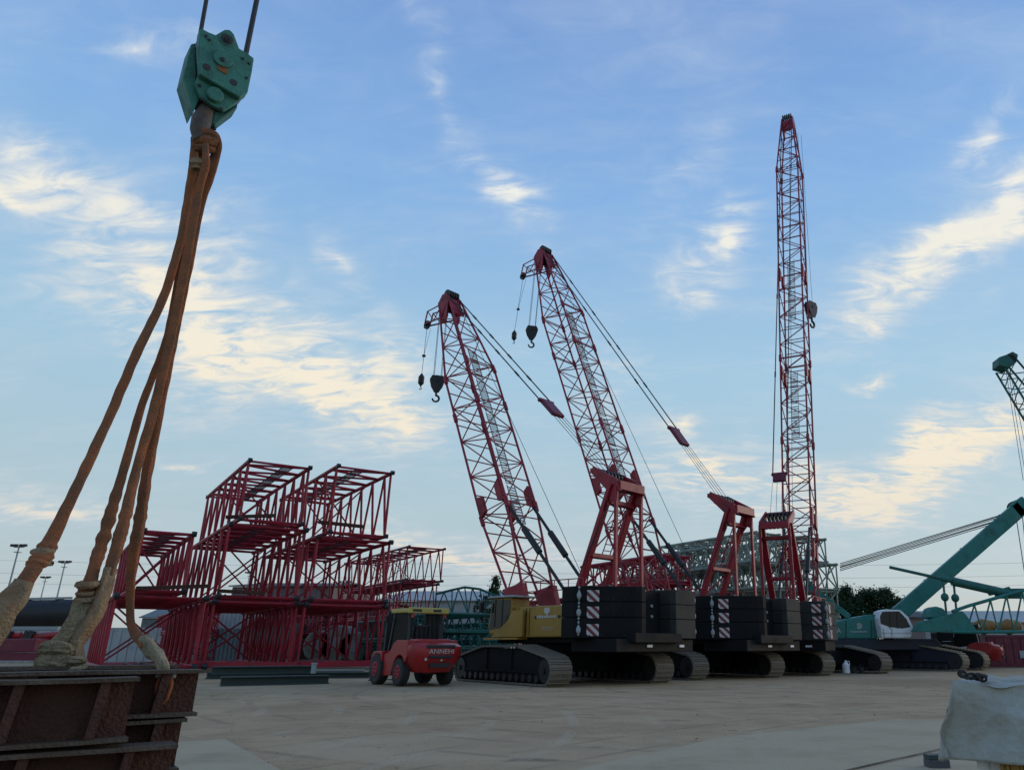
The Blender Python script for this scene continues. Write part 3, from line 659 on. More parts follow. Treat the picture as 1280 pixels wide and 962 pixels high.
for c, tp, jt, pm, pa, w in ((cA, tipA, jA, (547, 470), (526, 473), 'first, lower'), (cB, tipB, jB, (662, 408), (638, 418), 'second, higher')):
    a = loc2w(c, tp); j = loc2w(c, jt)
    Y = a.y+.1; top = a+Vector((-.35, .1, -.5)); P = Vector((top.x-.05, Y, at(pm[0], pm[1], Y).z))
    P.x = top.x + (at(pm[0], pm[1], Y).x-top.x)*.6
    hook(top, P, 'black hook block hanging from the %s leaning red boom' % w, .82, 4, az=75)
    P = Vector((j.x, j.y, at(pa[0], pa[1], j.y).z)); P.x += (at(pa[0], pa[1], j.y).x-P.x)*.6
    ball(j-Vector((0, 0, .25)), P, 'small dark overhaul ball hanging from the jib of the %s leaning boom' % w)
aC = loc2w(cC, tipC); Y = aC.y+1.2; P = at(1013, 378, Y); top = Vector((at(1004, 190, Y).x-.3, aC.y+.6, aC.z-.6))
hook(top, P, 'black hook block hanging at the right side of the tallest boom', 1.15, 2, az=50)

# ---------------------------------------------------------------- forklifts
def forklift(P, az, s, lab, guard=M_guard, words=True):
    """local: +Y forward, x right; rear counterweight toward -Y"""
    t = thing('forklift', lab, 'forklift', P, az, 'red forklifts in the yard')
    S = Matrix.Scale(s, 4)
    def pr(poly, x0, x1, name, mat, bevel=.06, sm=False): return MB().prism([S @ Vector((x0, y, z)) for y, z in poly], S.to_3x3() @ Vector((x1-x0, 0, 0))).build(name, mat, t, bevel=bevel*s)
    # rear counterweight, plan-curved
    mb = MB(); rings = []
    prof = [(-1.62, .42), (-1.78, .75), (-1.86, 1.05), (-1.80, 1.24), (-1.60, 1.34), (-1.25, 1.38)]
    ny = 9; vs = []; fs = []
    for (yb, z) in prof:
        wz = .92 if z < 1.3 else (.88 if z < 1.43 else .82)
        if z < .5: wz = .62
        if .5 < z < .8: wz = .84
        for k in range(ny):
            q = -1+2*k/(ny-1); x = wz*math.copysign(abs(q)**.75, q); cur = .34*abs(q)**3.2
            vs.append(S @ Vector((x, yb+cur, z)))
    for j in range(len(prof)-1):
        for k in range(ny-1): fs.append((j*ny+k, j*ny+k+1, (j+1)*ny+k+1, (j+1)*ny+k))
    o = len(vs)
    for (yb, z) in prof:
        wz = .92 if z < 1.3 else (.88 if z < 1.43 else .82)
        if z < .5: wz = .62
        if .5 < z < .8: wz = .84
        vs += [S @ Vector((-wz, -.95, z)), S @ Vector((wz, -.95, z))]
    m = len(prof)
    for j in range(m-1):
        fs += [(j*ny, (j+1)*ny, o+2*(j+1), o+2*j), (j*ny+ny-1, o+2*j+1, o+2*(j+1)+1, (j+1)*ny+ny-1), (o+2*j, o+2*j+2, o+2*j+3, o+2*j+1)]
    fs += [tuple([(m-1)*ny+k for k in range(ny)]+[o+2*(m-1)+1, o+2*(m-1)]), tuple([k for k in range(ny)][::-1]+[o, o+1])]
    cw = mb.add(vs, fs).build('counterweight', M_redb, t, smooth=True)
    for zz, h, w in ((1.24, .10, .52), (.92, .10, .42)):
        MB().box(-w*s, -1.875*s if zz < 1.2 else -1.84*s, (zz-h/2)*s, w*s, -1.70*s, (zz+h/2)*s).build('vent_slot', M_dark, cw, bevel=.02)
    MB().box(-.36*s, -1.83*s, .58*s, .36*s, -1.6*s, .72*s).build('tow_recess', M_dark, cw)
    MB().box(-.56*s, -1.84*s, .80*s, -.50*s, -1.78*s, .88*s).box(0, -1.85*s, .78*s, .06*s, -1.78*s, .83*s).build('rear_lamp', M_print, cw)
    if words:
        text('lettering', 'ANNEHI', .20*s, M_print, cw, Matrix.Translation(Vector((-.0, -1.878*s, 1.08*s))) @ Matrix.Rotation(PI/2, 4, 'X') @ Matrix.Diagonal((1.25, 1, 1, 1)))
    # hood + body sides with wheel arches
    arch = [(-.95+.02, .55)]+[(-.55-.46*math.cos(a), .50+.46*math.sin(a)) for a in [k*PI/8 for k in range(9)]]
    side = [(-1.2, 1.44), (-1.2, .9)]+[(-.60-.47*math.cos(a), .50+.47*math.sin(a)) for a in [PI*.15+k*PI*.75/8 for k in range(9)]]+[(.0, .30), (.72, .28), (.74, .95), (1.05, 1.03), (.55, 1.0), (.2, 1.12), (0, 1.35), (-.3, 1.46)]
    for sx in (-1, 1):
        x0, x1 = (-.93, -.62) if sx < 0 else (.62, .93)
        pr(side, x0, x1, 'side_panel', M_redb, .04)
    pr([(-1.3, .6), (-1.3, 1.49), (-.35, 1.49), (.1, 1.3), (.1, .6)], -.62, .62, 'hood', M_redb, .07)
    pr([(.1, .45), (.1, .75), (1.2, .75), (1.2, .45)], -.62, .62, 'floor', M_dark, .02)
    pr([(.72, .5), (.72, 1.10), (1.5, 1.08), (1.66, .92), (1.68, .6), (1.6, .6), (1.55, .86), (1.2, 1.0), (.9, .98), (.78, .8)], -1.0, -.62, 'fender', M_redb, .03)
    pr([(.72, .5), (.72, 1.10), (1.5, 1.08), (1.66, .92), (1.68, .6), (1.6, .6), (1.55, .86), (1.2, 1.0), (.9, .98), (.78, .8)], .62, 1.0, 'fender', M_redb, .03)
    for y, r in ((-.60, .43), (1.15, .50)):
        for sx in (-1, 1):
            x0, x1 = sx*.66*s, sx*.955*s
            if y > 0: x1 = sx*1.03*s
            w = MB().tube((x0, y*s, r*s), (x1, y*s, r*s), r*s, 24).build('wheel', M_rubber, t, True, bevel=.05*s)
            MB().tube((x1-sx*.02*s, y*s, r*s), (x1+sx*.015*s, y*s, r*s), r*.52*s, 16).build('rim', M_redd, w, True, bevel=.02*s)
            hb = MB()
            for q in range(6): a = q*PI/3; hb.tube((x1, y*s+math.cos(a)*r*.3*s, r*s+math.sin(a)*r*.3*s), (x1+sx*.03*s, y*s+math.cos(a)*r*.3*s, r*s+math.sin(a)*r*.3*s), .03*s, 6)
            hb.build('wheel_bolts', M_dark, w)
    # overhead guard
    for sx in (-1, 1):
        MB().beam(S @ Vector((sx*.62, -.55, 1.4)), S @ Vector((sx*.60, -.42, 2.42)), .07*s, .09*s).build('guard_pillar', M_dark, t)
        MB().beam(S @ Vector((sx*.62, 1.05, 1.0)), S @ Vector((sx*.60, .75, 2.42)), .07*s, .09*s).build('guard_pillar', M_dark, t)
    rf = MB()
    for sx in (-1, 1): rf.beam(S @ Vector((sx*.62, -.62, 2.44)), S @ Vector((sx*.62, .95, 2.46)), .18*s, .15*s)
    rf.beam(S @ Vector((-.75, -.62, 2.44)), S @ Vector((.75, -.62, 2.44)), .16*s, .20*s); rf.beam(S @ Vector((-.66, .95, 2.46)), S @ Vector((.66, .95, 2.46)), .1*s, .1*s)
    rf.build('guard_roof', guard, t, bevel=.03*s)
    for k in range(6): y = -.38+.23*k; MB().beam(S @ Vector((-.6, y, 2.45)), S @ Vector((.6, y, 2.45)), .05*s, .03*s).build('guard_bar', M_dark, t)
    if words:
        for k in range(7): x = -.5+.165*k; MB().beam(S @ Vector((x, -.57, 1.5)), S @ Vector((x, -.44, 2.38)), .018*s, .018*s).build('guard_mesh_bar', M_dark, t)
        MB().box(-.34*s, .35*s, 1.3*s, .34*s, .9*s, 1.55*s).build('dashboard', M_dark, t, bevel=.04)
        MB().tube(S @ Vector((.45, -.75, 1.35)), S @ Vector((.45, -.72, 2.0)), .05*s, 10).build('exhaust', M_dark, t, True)
        for sx in (-1, 1): MB().tube(S @ Vector((sx*.6, .9, 2.1)), S @ Vector((sx*.82, .95, 2.15)), .012, 5).box(sx*.82*s-.06, .93*s, 2.05*s, sx*.82*s+.06, .96*s, 2.28*s).build('mirror', M_dark, t)
        for sx in (-1, 1): MB().box(sx*.6*s-.05, -.72*s, 2.2*s, sx*.6*s+.05, -.66*s, 2.32*s).build('tail_lamp', M_redb, t)
        MB().box(-.62*s, -.71*s, 2.40*s, -.30*s, -.695*s, 2.48*s).box(.15*s, -.71*s, 2.40*s, .45*s, -.695*s, 2.48*s).build('guard_slot', M_dark, t, kind='stuff')
    for sx in (-1, 1): pr([(-.42, 1.5), (-.36, 2.36), (.70, 2.36), (.95, 1.15), (.2, 1.25)], sx*.60-.006, sx*.60+.006, 'cab_shade_sheet', M_cabdark, 0)  # opaque dark sheets, shade inside the cab put into their colour
    # tyre lugs
    for y, r in ((-.60, .43), (1.15, .50)):
        for sx in (-1, 1):
            lg = MB(); xa = sx*(.70 if y < 0 else .72)*s; xb = sx*(.95 if y < 0 else 1.02)*s
            for q in range(26):
                a = q*2*PI/26; c = Vector((0, math.cos(a), math.sin(a)))*(r*1.0*s); tdir = Vector((0, -math.sin(a), math.cos(a)))*.028*s; o = Vector((0, y*s, r*s))
                lg.prism([o+c*.97+tdir+Vector((xa, 0, 0)), o+c*1.035+tdir+Vector((xa, 0, 0)), o+c*1.035-tdir+Vector((xa, 0, 0)), o+c*.97-tdir+Vector((xa, 0, 0))], (xb-xa, 0, 0))
            lg.build('tyre_lugs', M_rubber, t, kind='stuff')
    # seat, wheel, mast
    pr([(-.15, 1.35), (-.3, 1.95), (-.18, 1.98), (.0, 1.5), (.35, 1.5), (.35, 1.35)], -.27, .27, 'seat', M_dark, .04)
    MB().path([S @ Vector((.2*math.cos(a), .68+.2*math.sin(a)*.6, 1.68+.2*math.sin(a)*.8)) for a in [k*PI/8 for k in range(17)]], .02*s, 6).tube(S @ Vector((0, .68, 1.68)), S @ Vector((0, .95, 1.1)), .03*s, 6).build('steering_wheel', M_dark, t)
    for sx in (-1, 1): MB().beam(S @ Vector((sx*.42, 1.75, .15)), S @ Vector((sx*.42, 1.68, 2.5)), .12*s, .2*s, Vector((1, 0, 0))).build('mast_rail', M_dark, t)
    MB().beam(S @ Vector((-.5, 1.72, 2.4)), S @ Vector((.5, 1.72, 2.4)), .12*s, .12*s).beam(S @ Vector((-.6, 1.82, .6)), S @ Vector((.6, 1.82, .6)), .08*s, .5*s).build('carriage', M_dark, t)
    for sx in (-1, 1): MB().prism([S @ Vector((sx*.38-.07, y, z)) for y, z in ((1.86, .9), (1.92, .9), (1.94, .12), (3.1, .07), (3.1, .03), (1.86, .05))], S.to_3x3() @ Vector((.14, 0, 0))).build('fork', M_dark, t)
    return t
P = gnd(521, 856); forklift(P+Vector((-.35, 1.0, 0)), -40, 1.10, 'red forklift with yellow overhead guard parked by the red lattice stacks')
P = Vector((xat(1217, 838, 56), 56, 0)); forklift(P, -62, 1.12, 'red forklift with dark guard half hidden behind the teal crane tracks', M_dark, words=False)

# ---------------------------------------------------------------- teal crane on the right
def teal_crane():
    O = Vector((18.6, 53.0, 0)); t = thing('crawler_crane', 'teal crawler crane with white cab, mast lowered toward the right', 'crawler crane', O, 0, 'crawler cranes with teal paint')
    def L(px, py, Y): return at(px, py, Y)-O
    A = Matrix.Rotation(math.radians(46), 4, 'Z')
    crawler(t, -2.75, -1.8, 8.4, 1.45, A, True, True); crawler(t, .55, 1.5, 8.4, 1.45, A, True, True)
    MB().box(-1.85, -1.2, .45, .6, 1.2, 1.2, A).build('carbody', M_blue, t)
    Y0, Y1 = 50.0, 53.2
    def pl(pts, Y, dep, name, mat, bev=.05, par=None): return MB().prism([L(x, y, Y) for x, y in pts], (0, dep, 0)).build(name, mat, par or t, bevel=bev)
    pl([(1028, 812), (1028, 798), (1170, 798), (1176, 803), (1176, 812)], Y0, 3.4, 'turntable_frame', M_blue)
    h = pl([(1043, 798), (1043, 778), (1064, 772), (1098, 770), (1098, 798)], Y0, 3.2, 'machinery_housing', M_teal, .08)
    pl([(1064, 772), (1085, 768), (1098, 767), (1098, 771)], Y0+.1, 3.0, 'housing_roof', M_teal)
    for px in (1057.5, 1089): MB().beam(L(px, 775, Y0-.01), L(px, 797.5, Y0-.01), .05, .02, Vector((0, 1, 0))).build('door_gap', M_blue, h)
    MB().tube(L(1073.7, 782, Y0-.03), L(1073.7, 782, Y0+.05), .19, 18).build('emblem', M_grey, h)
    wd = MB()
    for q in range(11): a = L(1063.5+q*1.9, 789.2, Y0-.02); wd.box(a.x, a.y, a.z-.035, a.x+.075, a.y+.03, a.z+(.045 if q % 3 else .065))
    wd.build('lettering', M_grey, h, kind='stuff')
    text('letter', 'A', .42, M_print, h, Matrix.Translation(L(1048.5, 788, Y0-.02)) @ Matrix.Rotation(PI/2, 4, 'X'))
    # cab
    Yc = 49.2
    c = pl([(1102, 797), (1098, 772), (1101, 763), (1107, 761), (1126, 762), (1136, 771), (1142, 784), (1139, 797)], Yc, 1.5, 'cab', M_white, .07)
    pl([(1101, 779), (1100, 770), (1103, 764), (1124, 763.5), (1133, 773), (1138, 783), (1128, 785), (1112, 783)], Yc-.02, .04, 'cab_window', M_glass, 0, c)
    for px in (1112, 1121): MB().beam(L(px, 764, Yc-.04), L(px+.8, 785, Yc-.04), .05, .03, Vector((0, 1, 0))).build('window_pillar', M_dark, c)
    MB().beam(L(1104, 785, Yc-.03), L(1106, 796, Yc-.03), .03, .03, Vector((0, 1, 0))).beam(L(1115, 785, Yc-.03), L(1115, 797, Yc-.03), .03, .03, Vector((0, 1, 0))).beam(L(1101, 790.5, Yc-.03), L(1140, 790.5, Yc-.03), .02, .02).build('cab_trim', M_grey, c)
    MB().tube(L(1099, 782, Yc-.2), L(1099, 792, Yc-.2), .08, 6).build('mirror', M_grey, c)
    # rear A-frame
    for dy in (0, 2.0):
        MB().beam(L(1012, 733, 51+dy), L(1062, 771, 50.5+dy), .4, .35).build('gantry_leg', M_teal, t, bevel=.03)
    MB().beam(L(1006, 722, 51.4), L(1046, 760, 51.2), .2, .2).beam(L(1012, 733, 51), L(1012, 733, 53), .3, .3).build('gantry_crossbeam', M_teal, t)
    for a, b in (((1018, 742), (1023, 758)), ((1022, 742), (1030, 758)), ((1016, 748), (1030, 775))): MB().beam(L(*a, 51.2), L(*b, 51.2), .14, .14).build('gantry_brace', M_pale, t)
    # mast: thick box arm to the right
    a0, a1 = (1122, 768), (1276, 634)
    for dy in (0, 1.5):
        p0 = L(*a0, 52+dy); p1 = L(*a1, 52+dy); MB().beam(p0, p1, .5, 1.0, Vector((0, 0, 1))).build('mast_arm', M_teal, t, bevel=.05)
    cb = MB()
    for f in (.05, .3, .6, .93): p0 = L(*a0, 52); p1 = L(*a1, 52); m = p0+(p1-p0)*f; cb.beam(m, m+Vector((0, 1.5, 0)), .5, .5)
    cb.build('mast_crossbeam', M_teal, t); p1 = L(*a1, 52)
    sv = MB()
    for q in range(5): sv.tube(p1+Vector((.2, .2+.25*q, .1)), p1+Vector((.2, .3+.25*q, .1)), .55, 16)
    sv.build('mast_sheaves', M_dark, t, True); MB().beam(L(1268, 640, 51.9), L(1284, 628, 51.9), .3, 1.1).build('mast_head', M_teal, t, bevel=.1)
    for k, (pa, pb) in enumerate((((1262, 640), (1050, 704)), ((1262, 641), (1050, 706)), ((1262, 642.5), (1050, 708)), ((1240, 652), (1050, 709)), ((1240, 653), (1050, 711)), ((1240, 655), (1050, 713)))):
        rod('luffing_rope', L(*pa, 52+(k % 3)*.3), L(*pb, 53+(k % 3)*.3), .028, M_rope, t, 5)
    rod('pendant_line', L(1278, 645, 51), L(1284, 700, 50.5), .03, M_rope, t, 5); rod('pendant_line', L(1270, 645, 51), L(1283, 730, 50.5), .03, M_rope, t, 5)
    # lattice boom lying to the right
    Yb = 48.5
    fp = pl([(1140, 789), (1146, 778), (1203, 763), (1208, 768), (1222, 788.5), (1205, 790)], Yb, .25, 'boom_foot', M_teal, .03)
    pl([(1140, 789), (1146, 778), (1203, 763), (1208, 768), (1222, 788.5), (1205, 790)], Yb+1.7, .25, 'boom_foot', M_teal, .03)
    tops = [(1190, 764), (1210, 757), (1280, 737), (1330, 724)]; bots = [(1190, 789), (1215, 789.5), (1280, 789), (1330, 789)]
    bm = MB()
    for pts in (tops, bots):
        for dy in (0, 1.95):
            for a, b in zip(pts, pts[1:]): bm.tube(L(*a, Yb+dy), L(*b, Yb+dy), .10, 8)
    bo = bm.build('boom', M_teal, t, True)
    def yt(x): return 764+(x-1190)*(-.30)
    xs = [1208+q*10 for q in range(12)]
    for q, x in enumerate(xs[:-1]):
        for dy in (0, 1.95):
            a = (x, yt(x)) if q % 2 else (x, 789); b = (xs[q+1], 789) if q % 2 else (xs[q+1], yt(xs[q+1]))
            rod('boom_brace', L(*a, Yb+dy), L(*b, Yb+dy), .055, M_teal, bo, 6)
        rod('boom_strut', L(x, yt(x), Yb), L(x, yt(x), Yb+1.95) , .045, M_teal, bo, 5); rod('boom_strut', L(x, 789, Yb), L(x, 789, Yb)+Vector((0, 1.95, 0)), .045, M_teal, bo, 5)
    # telescopic backstop pointing up-left
    b = MB(); b.tube(L(1112, 708.5, 49), L(1195, 727, 49), .10, 10); b.tube(L(1176, 722.5, 49), L(1196, 727, 49), .16, 10); b.tube(L(1190, 726, 49), L(1262, 742, 49), .27, 12); b.build('backstop', M_teald, t, True)
    MB().tube(L(1236, 742, 49), L(1262, 735, 49), .12, 8).box(*(L(1258, 745, 48.9)-Vector((.4, 0, .1))), *(L(1275, 736, 49.6))).build('boom_bracket', M_teald, t)
    for x0, y0 in ((1179, 726), (1192, 727)):
        m = MB(); m.tube(L(x0, y0, 49), L(x0+4, 768, 49), .07, 6); m.sphere(L(x0+2, y0+20, 49), .26, 8, 6); m.build('support_link', M_teald, t)
    pl([(1160, 772), (1163, 760), (1170, 757), (1180, 760), (1185, 768), (1180, 774)], Yb+.3, 1.3, 'winch_housing', M_teal, .1)
    return t
teal_crane()
# teal boom tip coming in at the right edge, belongs to a crane outside the picture
def boom_tip():
    Y = 58; O = at(1262, 452, Y); t = thing('boom_tip', 'teal lattice boom tip entering at the right edge with two hanging ropes', 'crane boom', O)
    def L(px, py, Yq=Y): return at(px, py, Yq)-O
    MB().prism([L(1249, 456), L(1249, 446), L(1258, 443), L(1266, 439), (L(1273, 443)), L(1271, 452), L(1262, 460)], (0, 1.3, 0)).build('boom_head', M_teald, t, bevel=.05)
    m = MB()
    for k in range(4): m.tube(L(1262, 450, Y+.1+.3*k), L(1262, 450, Y+.25+.3*k), .5, 14)
    m.build('head_sheaves', M_dark, t, True)
    a, b = Vector(L(1257, 457)), Vector(L(1310, 545)); c, d = Vector(L(1272, 448)), Vector(L(1335, 520)); e = Vector((0, 1.7, 0)); z = Vector((0, .2, 0))
    for p, q in ((a, b), (c, d)):
        for dy in (z, e): rod('chord', p+dy, q+dy, .09, M_teald, t, 7)
    for k in range(9):
        f, g = k/9, (k+1)/9
        for dy in (z, e): rod('brace', (a if k % 2 else c)+((b-a) if k % 2 else (d-c))*f+dy, (c if k % 2 else a)+((d-c) if k % 2 else (b-a))*g+dy, .045, M_teald, t, 5)
        rod('brace', a+(b-a)*f+(z if k % 2 else e), a+(b-a)*g+(e if k % 2 else z), .045, M_teald, t, 5)
    for px0, px1 in ((1257, 1279), (1260, 1283), (1262, 1290)): rod('rope', L(px0, 460), L(px1, 600, Y), .022, M_rope, t, 5)
boom_tip()

# ---------------------------------------------------------------- piles of sections behind the cranes
GP = 'pale lattice sections piled behind the cranes'
def pile(px, Y, tops, W, Ls, mat, labs, grp, rc=.12, rb=.065, nb=9, dx=None, joined=True):
    z0 = .2
    for k, (py, L, lab) in enumerate(zip(tops, Ls, labs)):
        z1 = zat(py, Y); x = px + (dx[k] if dx else 0)
        section(Vector((xat(x, 745, Y), Y, z0)), W, z1-z0-.18, L, nb, lab, mat, rc, rb, grp, joined=joined); z0 = z1
pile(1016, 63, (770, 735, 700, 668), 2.6, (12, 12, 12, 11), M_pale, ['pale lattice section at the foot of the pile behind the tallest boom', 'pale lattice section second from the ground behind the tallest boom', 'pale lattice section third from the ground behind the tallest boom', 'topmost pale lattice section right of the tallest boom'], GP, dx=(0, 4, 6, -6))
pile(955, 60, (768, 733, 700, 662), 2.6, (12, 12, 12, 12), M_pale, ['pale lattice section on the ground between second gantry and tallest crane', 'pale lattice section second layer between second gantry and tallest crane', 'pale lattice section third layer between second gantry and tallest crane', 'topmost pale lattice section between second gantry and tallest crane'], GP, dx=(0, 6, 2, -6))
pile(893, 64, (772, 740, 710, 682), 2.8, (13, 13, 13, 13), M_pale, ['pale lattice section on the ground seen through the second gantry', 'pale lattice section second layer seen through the second gantry', 'pale lattice section third layer seen through the second gantry', 'topmost pale lattice section left of the second gantry'], GP, dx=(0, -4, 6, -8))
pile(832, 56, (765, 725, 690), 2.3, (12, 12, 11), M_redd, ['red lattice section at the foot of the pile behind the second crane housing', 'red lattice section in the middle of the pile behind the second crane housing', 'topmost red lattice section left of the second gantry'], GR)
pile(900, 54, (775, 750), 2.8, (13, 12), M_redd, ['red lattice section on the ground behind the second gantry legs', 'red lattice section lying higher behind the second gantry legs'], GR)
pile(742, 60, (772, 742), 2.8, (13, 12), M_redd, ['red lattice section on the ground behind the nearest crane', 'red lattice section lying higher behind the nearest crane'], GR)
pile(225, 66, (788, 762), 3.2, (12, 12), M_redd, ['red lattice section on the ground deep behind the left-hand tall stack', 'red lattice section second layer deep behind the left-hand tall stack'], GR)
pile(395, 72, (792, 765), 3.4, (14, 14), M_redd, ['red lattice section on the ground deep behind the right-hand tall stack', 'red lattice section second layer deep behind the right-hand tall stack'], GR)
pile(455, 68, (795, 772), 3.0, (13, 12), M_redd, ['red lattice section on the ground deep behind, just left of the forklift', 'red lattice section second layer deep behind, just left of the forklift'], GR)
# green sections behind the forklift
GG = 'green lattice sections stacked behind the forklift'
YG = 52
zz = [.15, zat(808, YG), zat(787, YG), zat(764, YG)]
labs = ['green lattice section on the ground between forklift and ochre cab', 'green lattice section in the middle of the stack behind the forklift', 'green lattice section in the upper layer behind the forklift']
for k in range(3):
    P = Vector((xat(552, 790, YG), YG, zz[k])); section(P, 4.3, zz[k+1]-zz[k]-.1, 9, 6, labs[k], M_teald, .09, .06, GG)
# curved topped dark truss
def arch_truss():
    Y = 58; O = at(580, 768, Y); t = thing('roof_truss', 'dark green arched truss standing on the green sections behind the forklift', 'truss', O)
    bot = [(545, 766), (565, 766), (585, 767), (605, 768), (622, 769)]; top = [(545, 742), (565, 737), (581, 733.5), (600, 736), (622, 745)]
    for dy in (0, 2.2):
        m = MB()
        for pts in (bot, top):
            for a, b in zip(pts, pts[1:]): m.tube(at(*a, Y+dy)-O, at(*b, Y+dy)-O, .09, 6)
        ch = m.build('chord', M_teald, t)
        for k in range(4):
            for f0, f1 in ((0, .5), (.5, 1)):
                a = Vector(bot[k])+(Vector(bot[k+1])-Vector(bot[k]))*(0 if f0 == 0 else 1); b = Vector(top[k])+(Vector(top[k+1])-Vector(top[k]))*.5
                rod('brace', at(a.x, a.y, Y+dy)-O, at(b.x, b.y, Y+dy)-O, .05, M_teald, t, 5)
            rod('post', at(*bot[k], Y+dy)-O, at(*top[k], Y+dy)-O, .05, M_teald, t, 5)
    for k in range(5): rod('tie', at(*top[k], Y)-O, at(*top[k], Y+2.2)-O, .05, M_teald, t, 5)
arch_truss()
pile(600, 60, (800, 776), 3.0, (12, 12), M_teald, ['green lattice section on the ground directly behind the ochre cab', 'green lattice section higher up directly behind the ochre cab'], GG)
pile(512, 58, (798, 770), 3.0, (11, 11), M_teald, ['green lattice section on the ground hidden mostly by the forklift', 'green lattice section seen through the forklift guard'], GG)

# ---------------------------------------------------------------- buildings, walls, containers behind
def wall_thing(name, lab, cat, pa, pb, Y, dep, mat, roof=None, ribs=0, rmat=None, windows=(), grp=None):
    """pa,(pb) = bottom-left, top-right px; built as a box with corrugated front and overhanging roof"""
    a = Vector((xat(pa[0], 780, Y), Y, 0)); x1 = xat(pb[0], 780, Y); z1 = zat(pb[1], Y)
    t = thing(name, lab, cat, a, 0, grp); W = x1-a.x
    m = MB().box(0, .06, 0, W, dep, z1)
    wl = m.build('wall', mat, t)
    if ribs:
        r = MB(); n = int(W/ribs)
        for k in range(n+1): x = min(W-.04, k*ribs); r.box(x, 0, .05, x+ribs*.5, .06, z1-.03)
        r.build('corrugation', mat, t, kind='stuff')
    if roof:
        MB().prism([(-.3, -.3, z1), (W+.3, -.3, z1), (W+.3, dep/2, z1+roof), (-.3, dep/2, z1+roof)], (0, 0, .12)).prism([(-.3, dep+.3, z1), (W+.3, dep+.3, z1), (W+.3, dep/2, z1+roof), (-.3, dep/2, z1+roof)], (0, 0, .12)).build('roof', rmat or M_roofg, t)
    for (wx0, wy0, wx1, wy1) in windows:
        q0 = at(wx0, wy1, Y)-a; q1 = at(wx1, wy0, Y)-a
        f = MB().box(q0.x-.12, -.06, q0.z-.12, q1.x+.12, .05, q0.z).box(q0.x-.12, -.06, q1.z, q1.x+.12, .05, q1.z+.12).box(q0.x-.12, -.06, q0.z, q0.x, .05, q1.z).box(q1.x, -.06, q0.z, q1.x+.12, .05, q1.z).build('window', M_white, t)
        MB().box(q0.x, -.01, q0.z, q1.x, .04, q1.z).build('pane', M_glass, f)
    return t
wall_thing('workshop', 'long low workshop with dark roof seen through the red lattice stacks', 'workshop', (283, 0), (410, 733), 82, 14, M_wallr, .8, .5)
wall_thing('site_office', 'pinkish grey site building with one dark window behind the red stacks', 'site building', (395, 0), (486, 756), 76, 8, M_wallr, .25, .4, windows=((404, 764, 415, 783),))
wall_thing('shipping_container', 'grey blue container standing behind the left-hand tall stack', 'container', (266, 0), (310, 785), 68, 6, M_cont, None, .35, grp='containers behind the stacks')
wall_thing('shipping_container', 'grey container right beside the blue one behind the tall stack', 'container', (312, 0), (360, 779), 70, 6, M_cont, None, .35, grp='containers behind the stacks')
wall_thing('container_cabin', 'pale cabin on top of the containers behind the left-hand stack', 'cabin', (268, 0), (302, 760), 74, 5, M_shed, None, .4)
wall_thing('gable_house', 'distant grey blue house between slings and leftmost red section', 'house', (176, 0), (226, 772), 110, 10, M_cont, 1.6, 0, M_cont)
wall_thing('boundary_wall', 'grey sheet boundary wall behind the leftmost red section', 'boundary wall', (60, 0), (262, 784), 72, .3, M_shed, None, .8)
wall_thing('boundary_wall', 'low grey boundary wall at the left edge beyond the black pipe', 'boundary wall', (-160, 0), (58, 782), 74, .3, M_shed, None, .8)
wall_thing('pale_building', 'small pale building left of the hanging slings at the skyline', 'building', (-150, 0), (18, 757), 130, 12, M_shed, .6, 0, M_shed)
wall_thing('warehouse', 'large pale warehouse behind the green truss', 'warehouse', (470, 0), (632, 751), 95, 25, M_shed, 1.9, 1.2, M_shed)
wall_thing('warehouse', 'long pale roofed shed behind the teal lattice boom at right', 'warehouse', (1150, 0), (1420, 778), 92, 14, M_shed, 1.5, 1.2, M_shed)
wall_thing('red_hut', 'small red hut beside the trees behind the teal cab', 'hut', (1138, 0), (1156, 772), 88, 4, M_wallr, .6, 0)
for (px, r, lab) in ((402, 1.3, 'left pale drum behind the right-hand tall stack'), (424, 1.5, 'middle pale drum behind the right-hand tall stack'), (446, 1.25, 'right pale drum behind the right-hand tall stack')):
    P = Vector((xat(px, 800, 66), 66, 0)); t = thing('storage_drum', lab, 'drum', P, 0, 'pale drums behind the stacks')
    MB().tube((-r*.2, 0, r*1.1), (-r*.2, 2.4, r*1.1), r*.95, 22).build('barrel', M_pale, t, True, bevel=.1); MB().box(-r, .3, 0, r, .5, r*.5).box(-r, 1.8, 0, r, 2.0, r*.5).build('cradle', M_dark, t)
    MB().tube((-r*.2, -.08, r*1.1), (-r*.2, .05, r*1.1), r*.35, 14).build('hatch', M_grey, t)

# maroon machines/boxes at the right
def maroon_box(px0, px1, py, Y, lab):
    a = Vector((xat(px0, 800, Y), Y, 0)); W = xat(px1, 800, Y)-a.x; H = zat(py, Y)
    t = thing('maroon_container', lab, 'container', a, 0, 'maroon steel boxes at the right')
    MB().box(0, 0, .1, W, 2.4, H).build('body', M_maroon, t, bevel=.05)
    r = MB(); n = int(W/.6)
    for k in range(n): r.box(.1+k*.6, -.05, .3, .3+k*.6, 0, H-.15)
    r.build('corrugation', M_maroon, t, kind='stuff'); MB().box(-.04, -.07, H-.12, W+.04, 2.45, H+.03).box(-.04, -.07, .0, W+.04, 2.45, .12).build('rail', M_maroon, t)
    MB().box(W*.35, -.07, .6, W*.35+.35, -.05, 1.1).build('sign_plate', M_grey, t)
maroon_box(1232, 1345, 794, 58, 'maroon steel box under the teal lattice boom at the right edge')
maroon_box(1150, 1176, 800, 60, 'small maroon steel box between teal cab and second teal track')
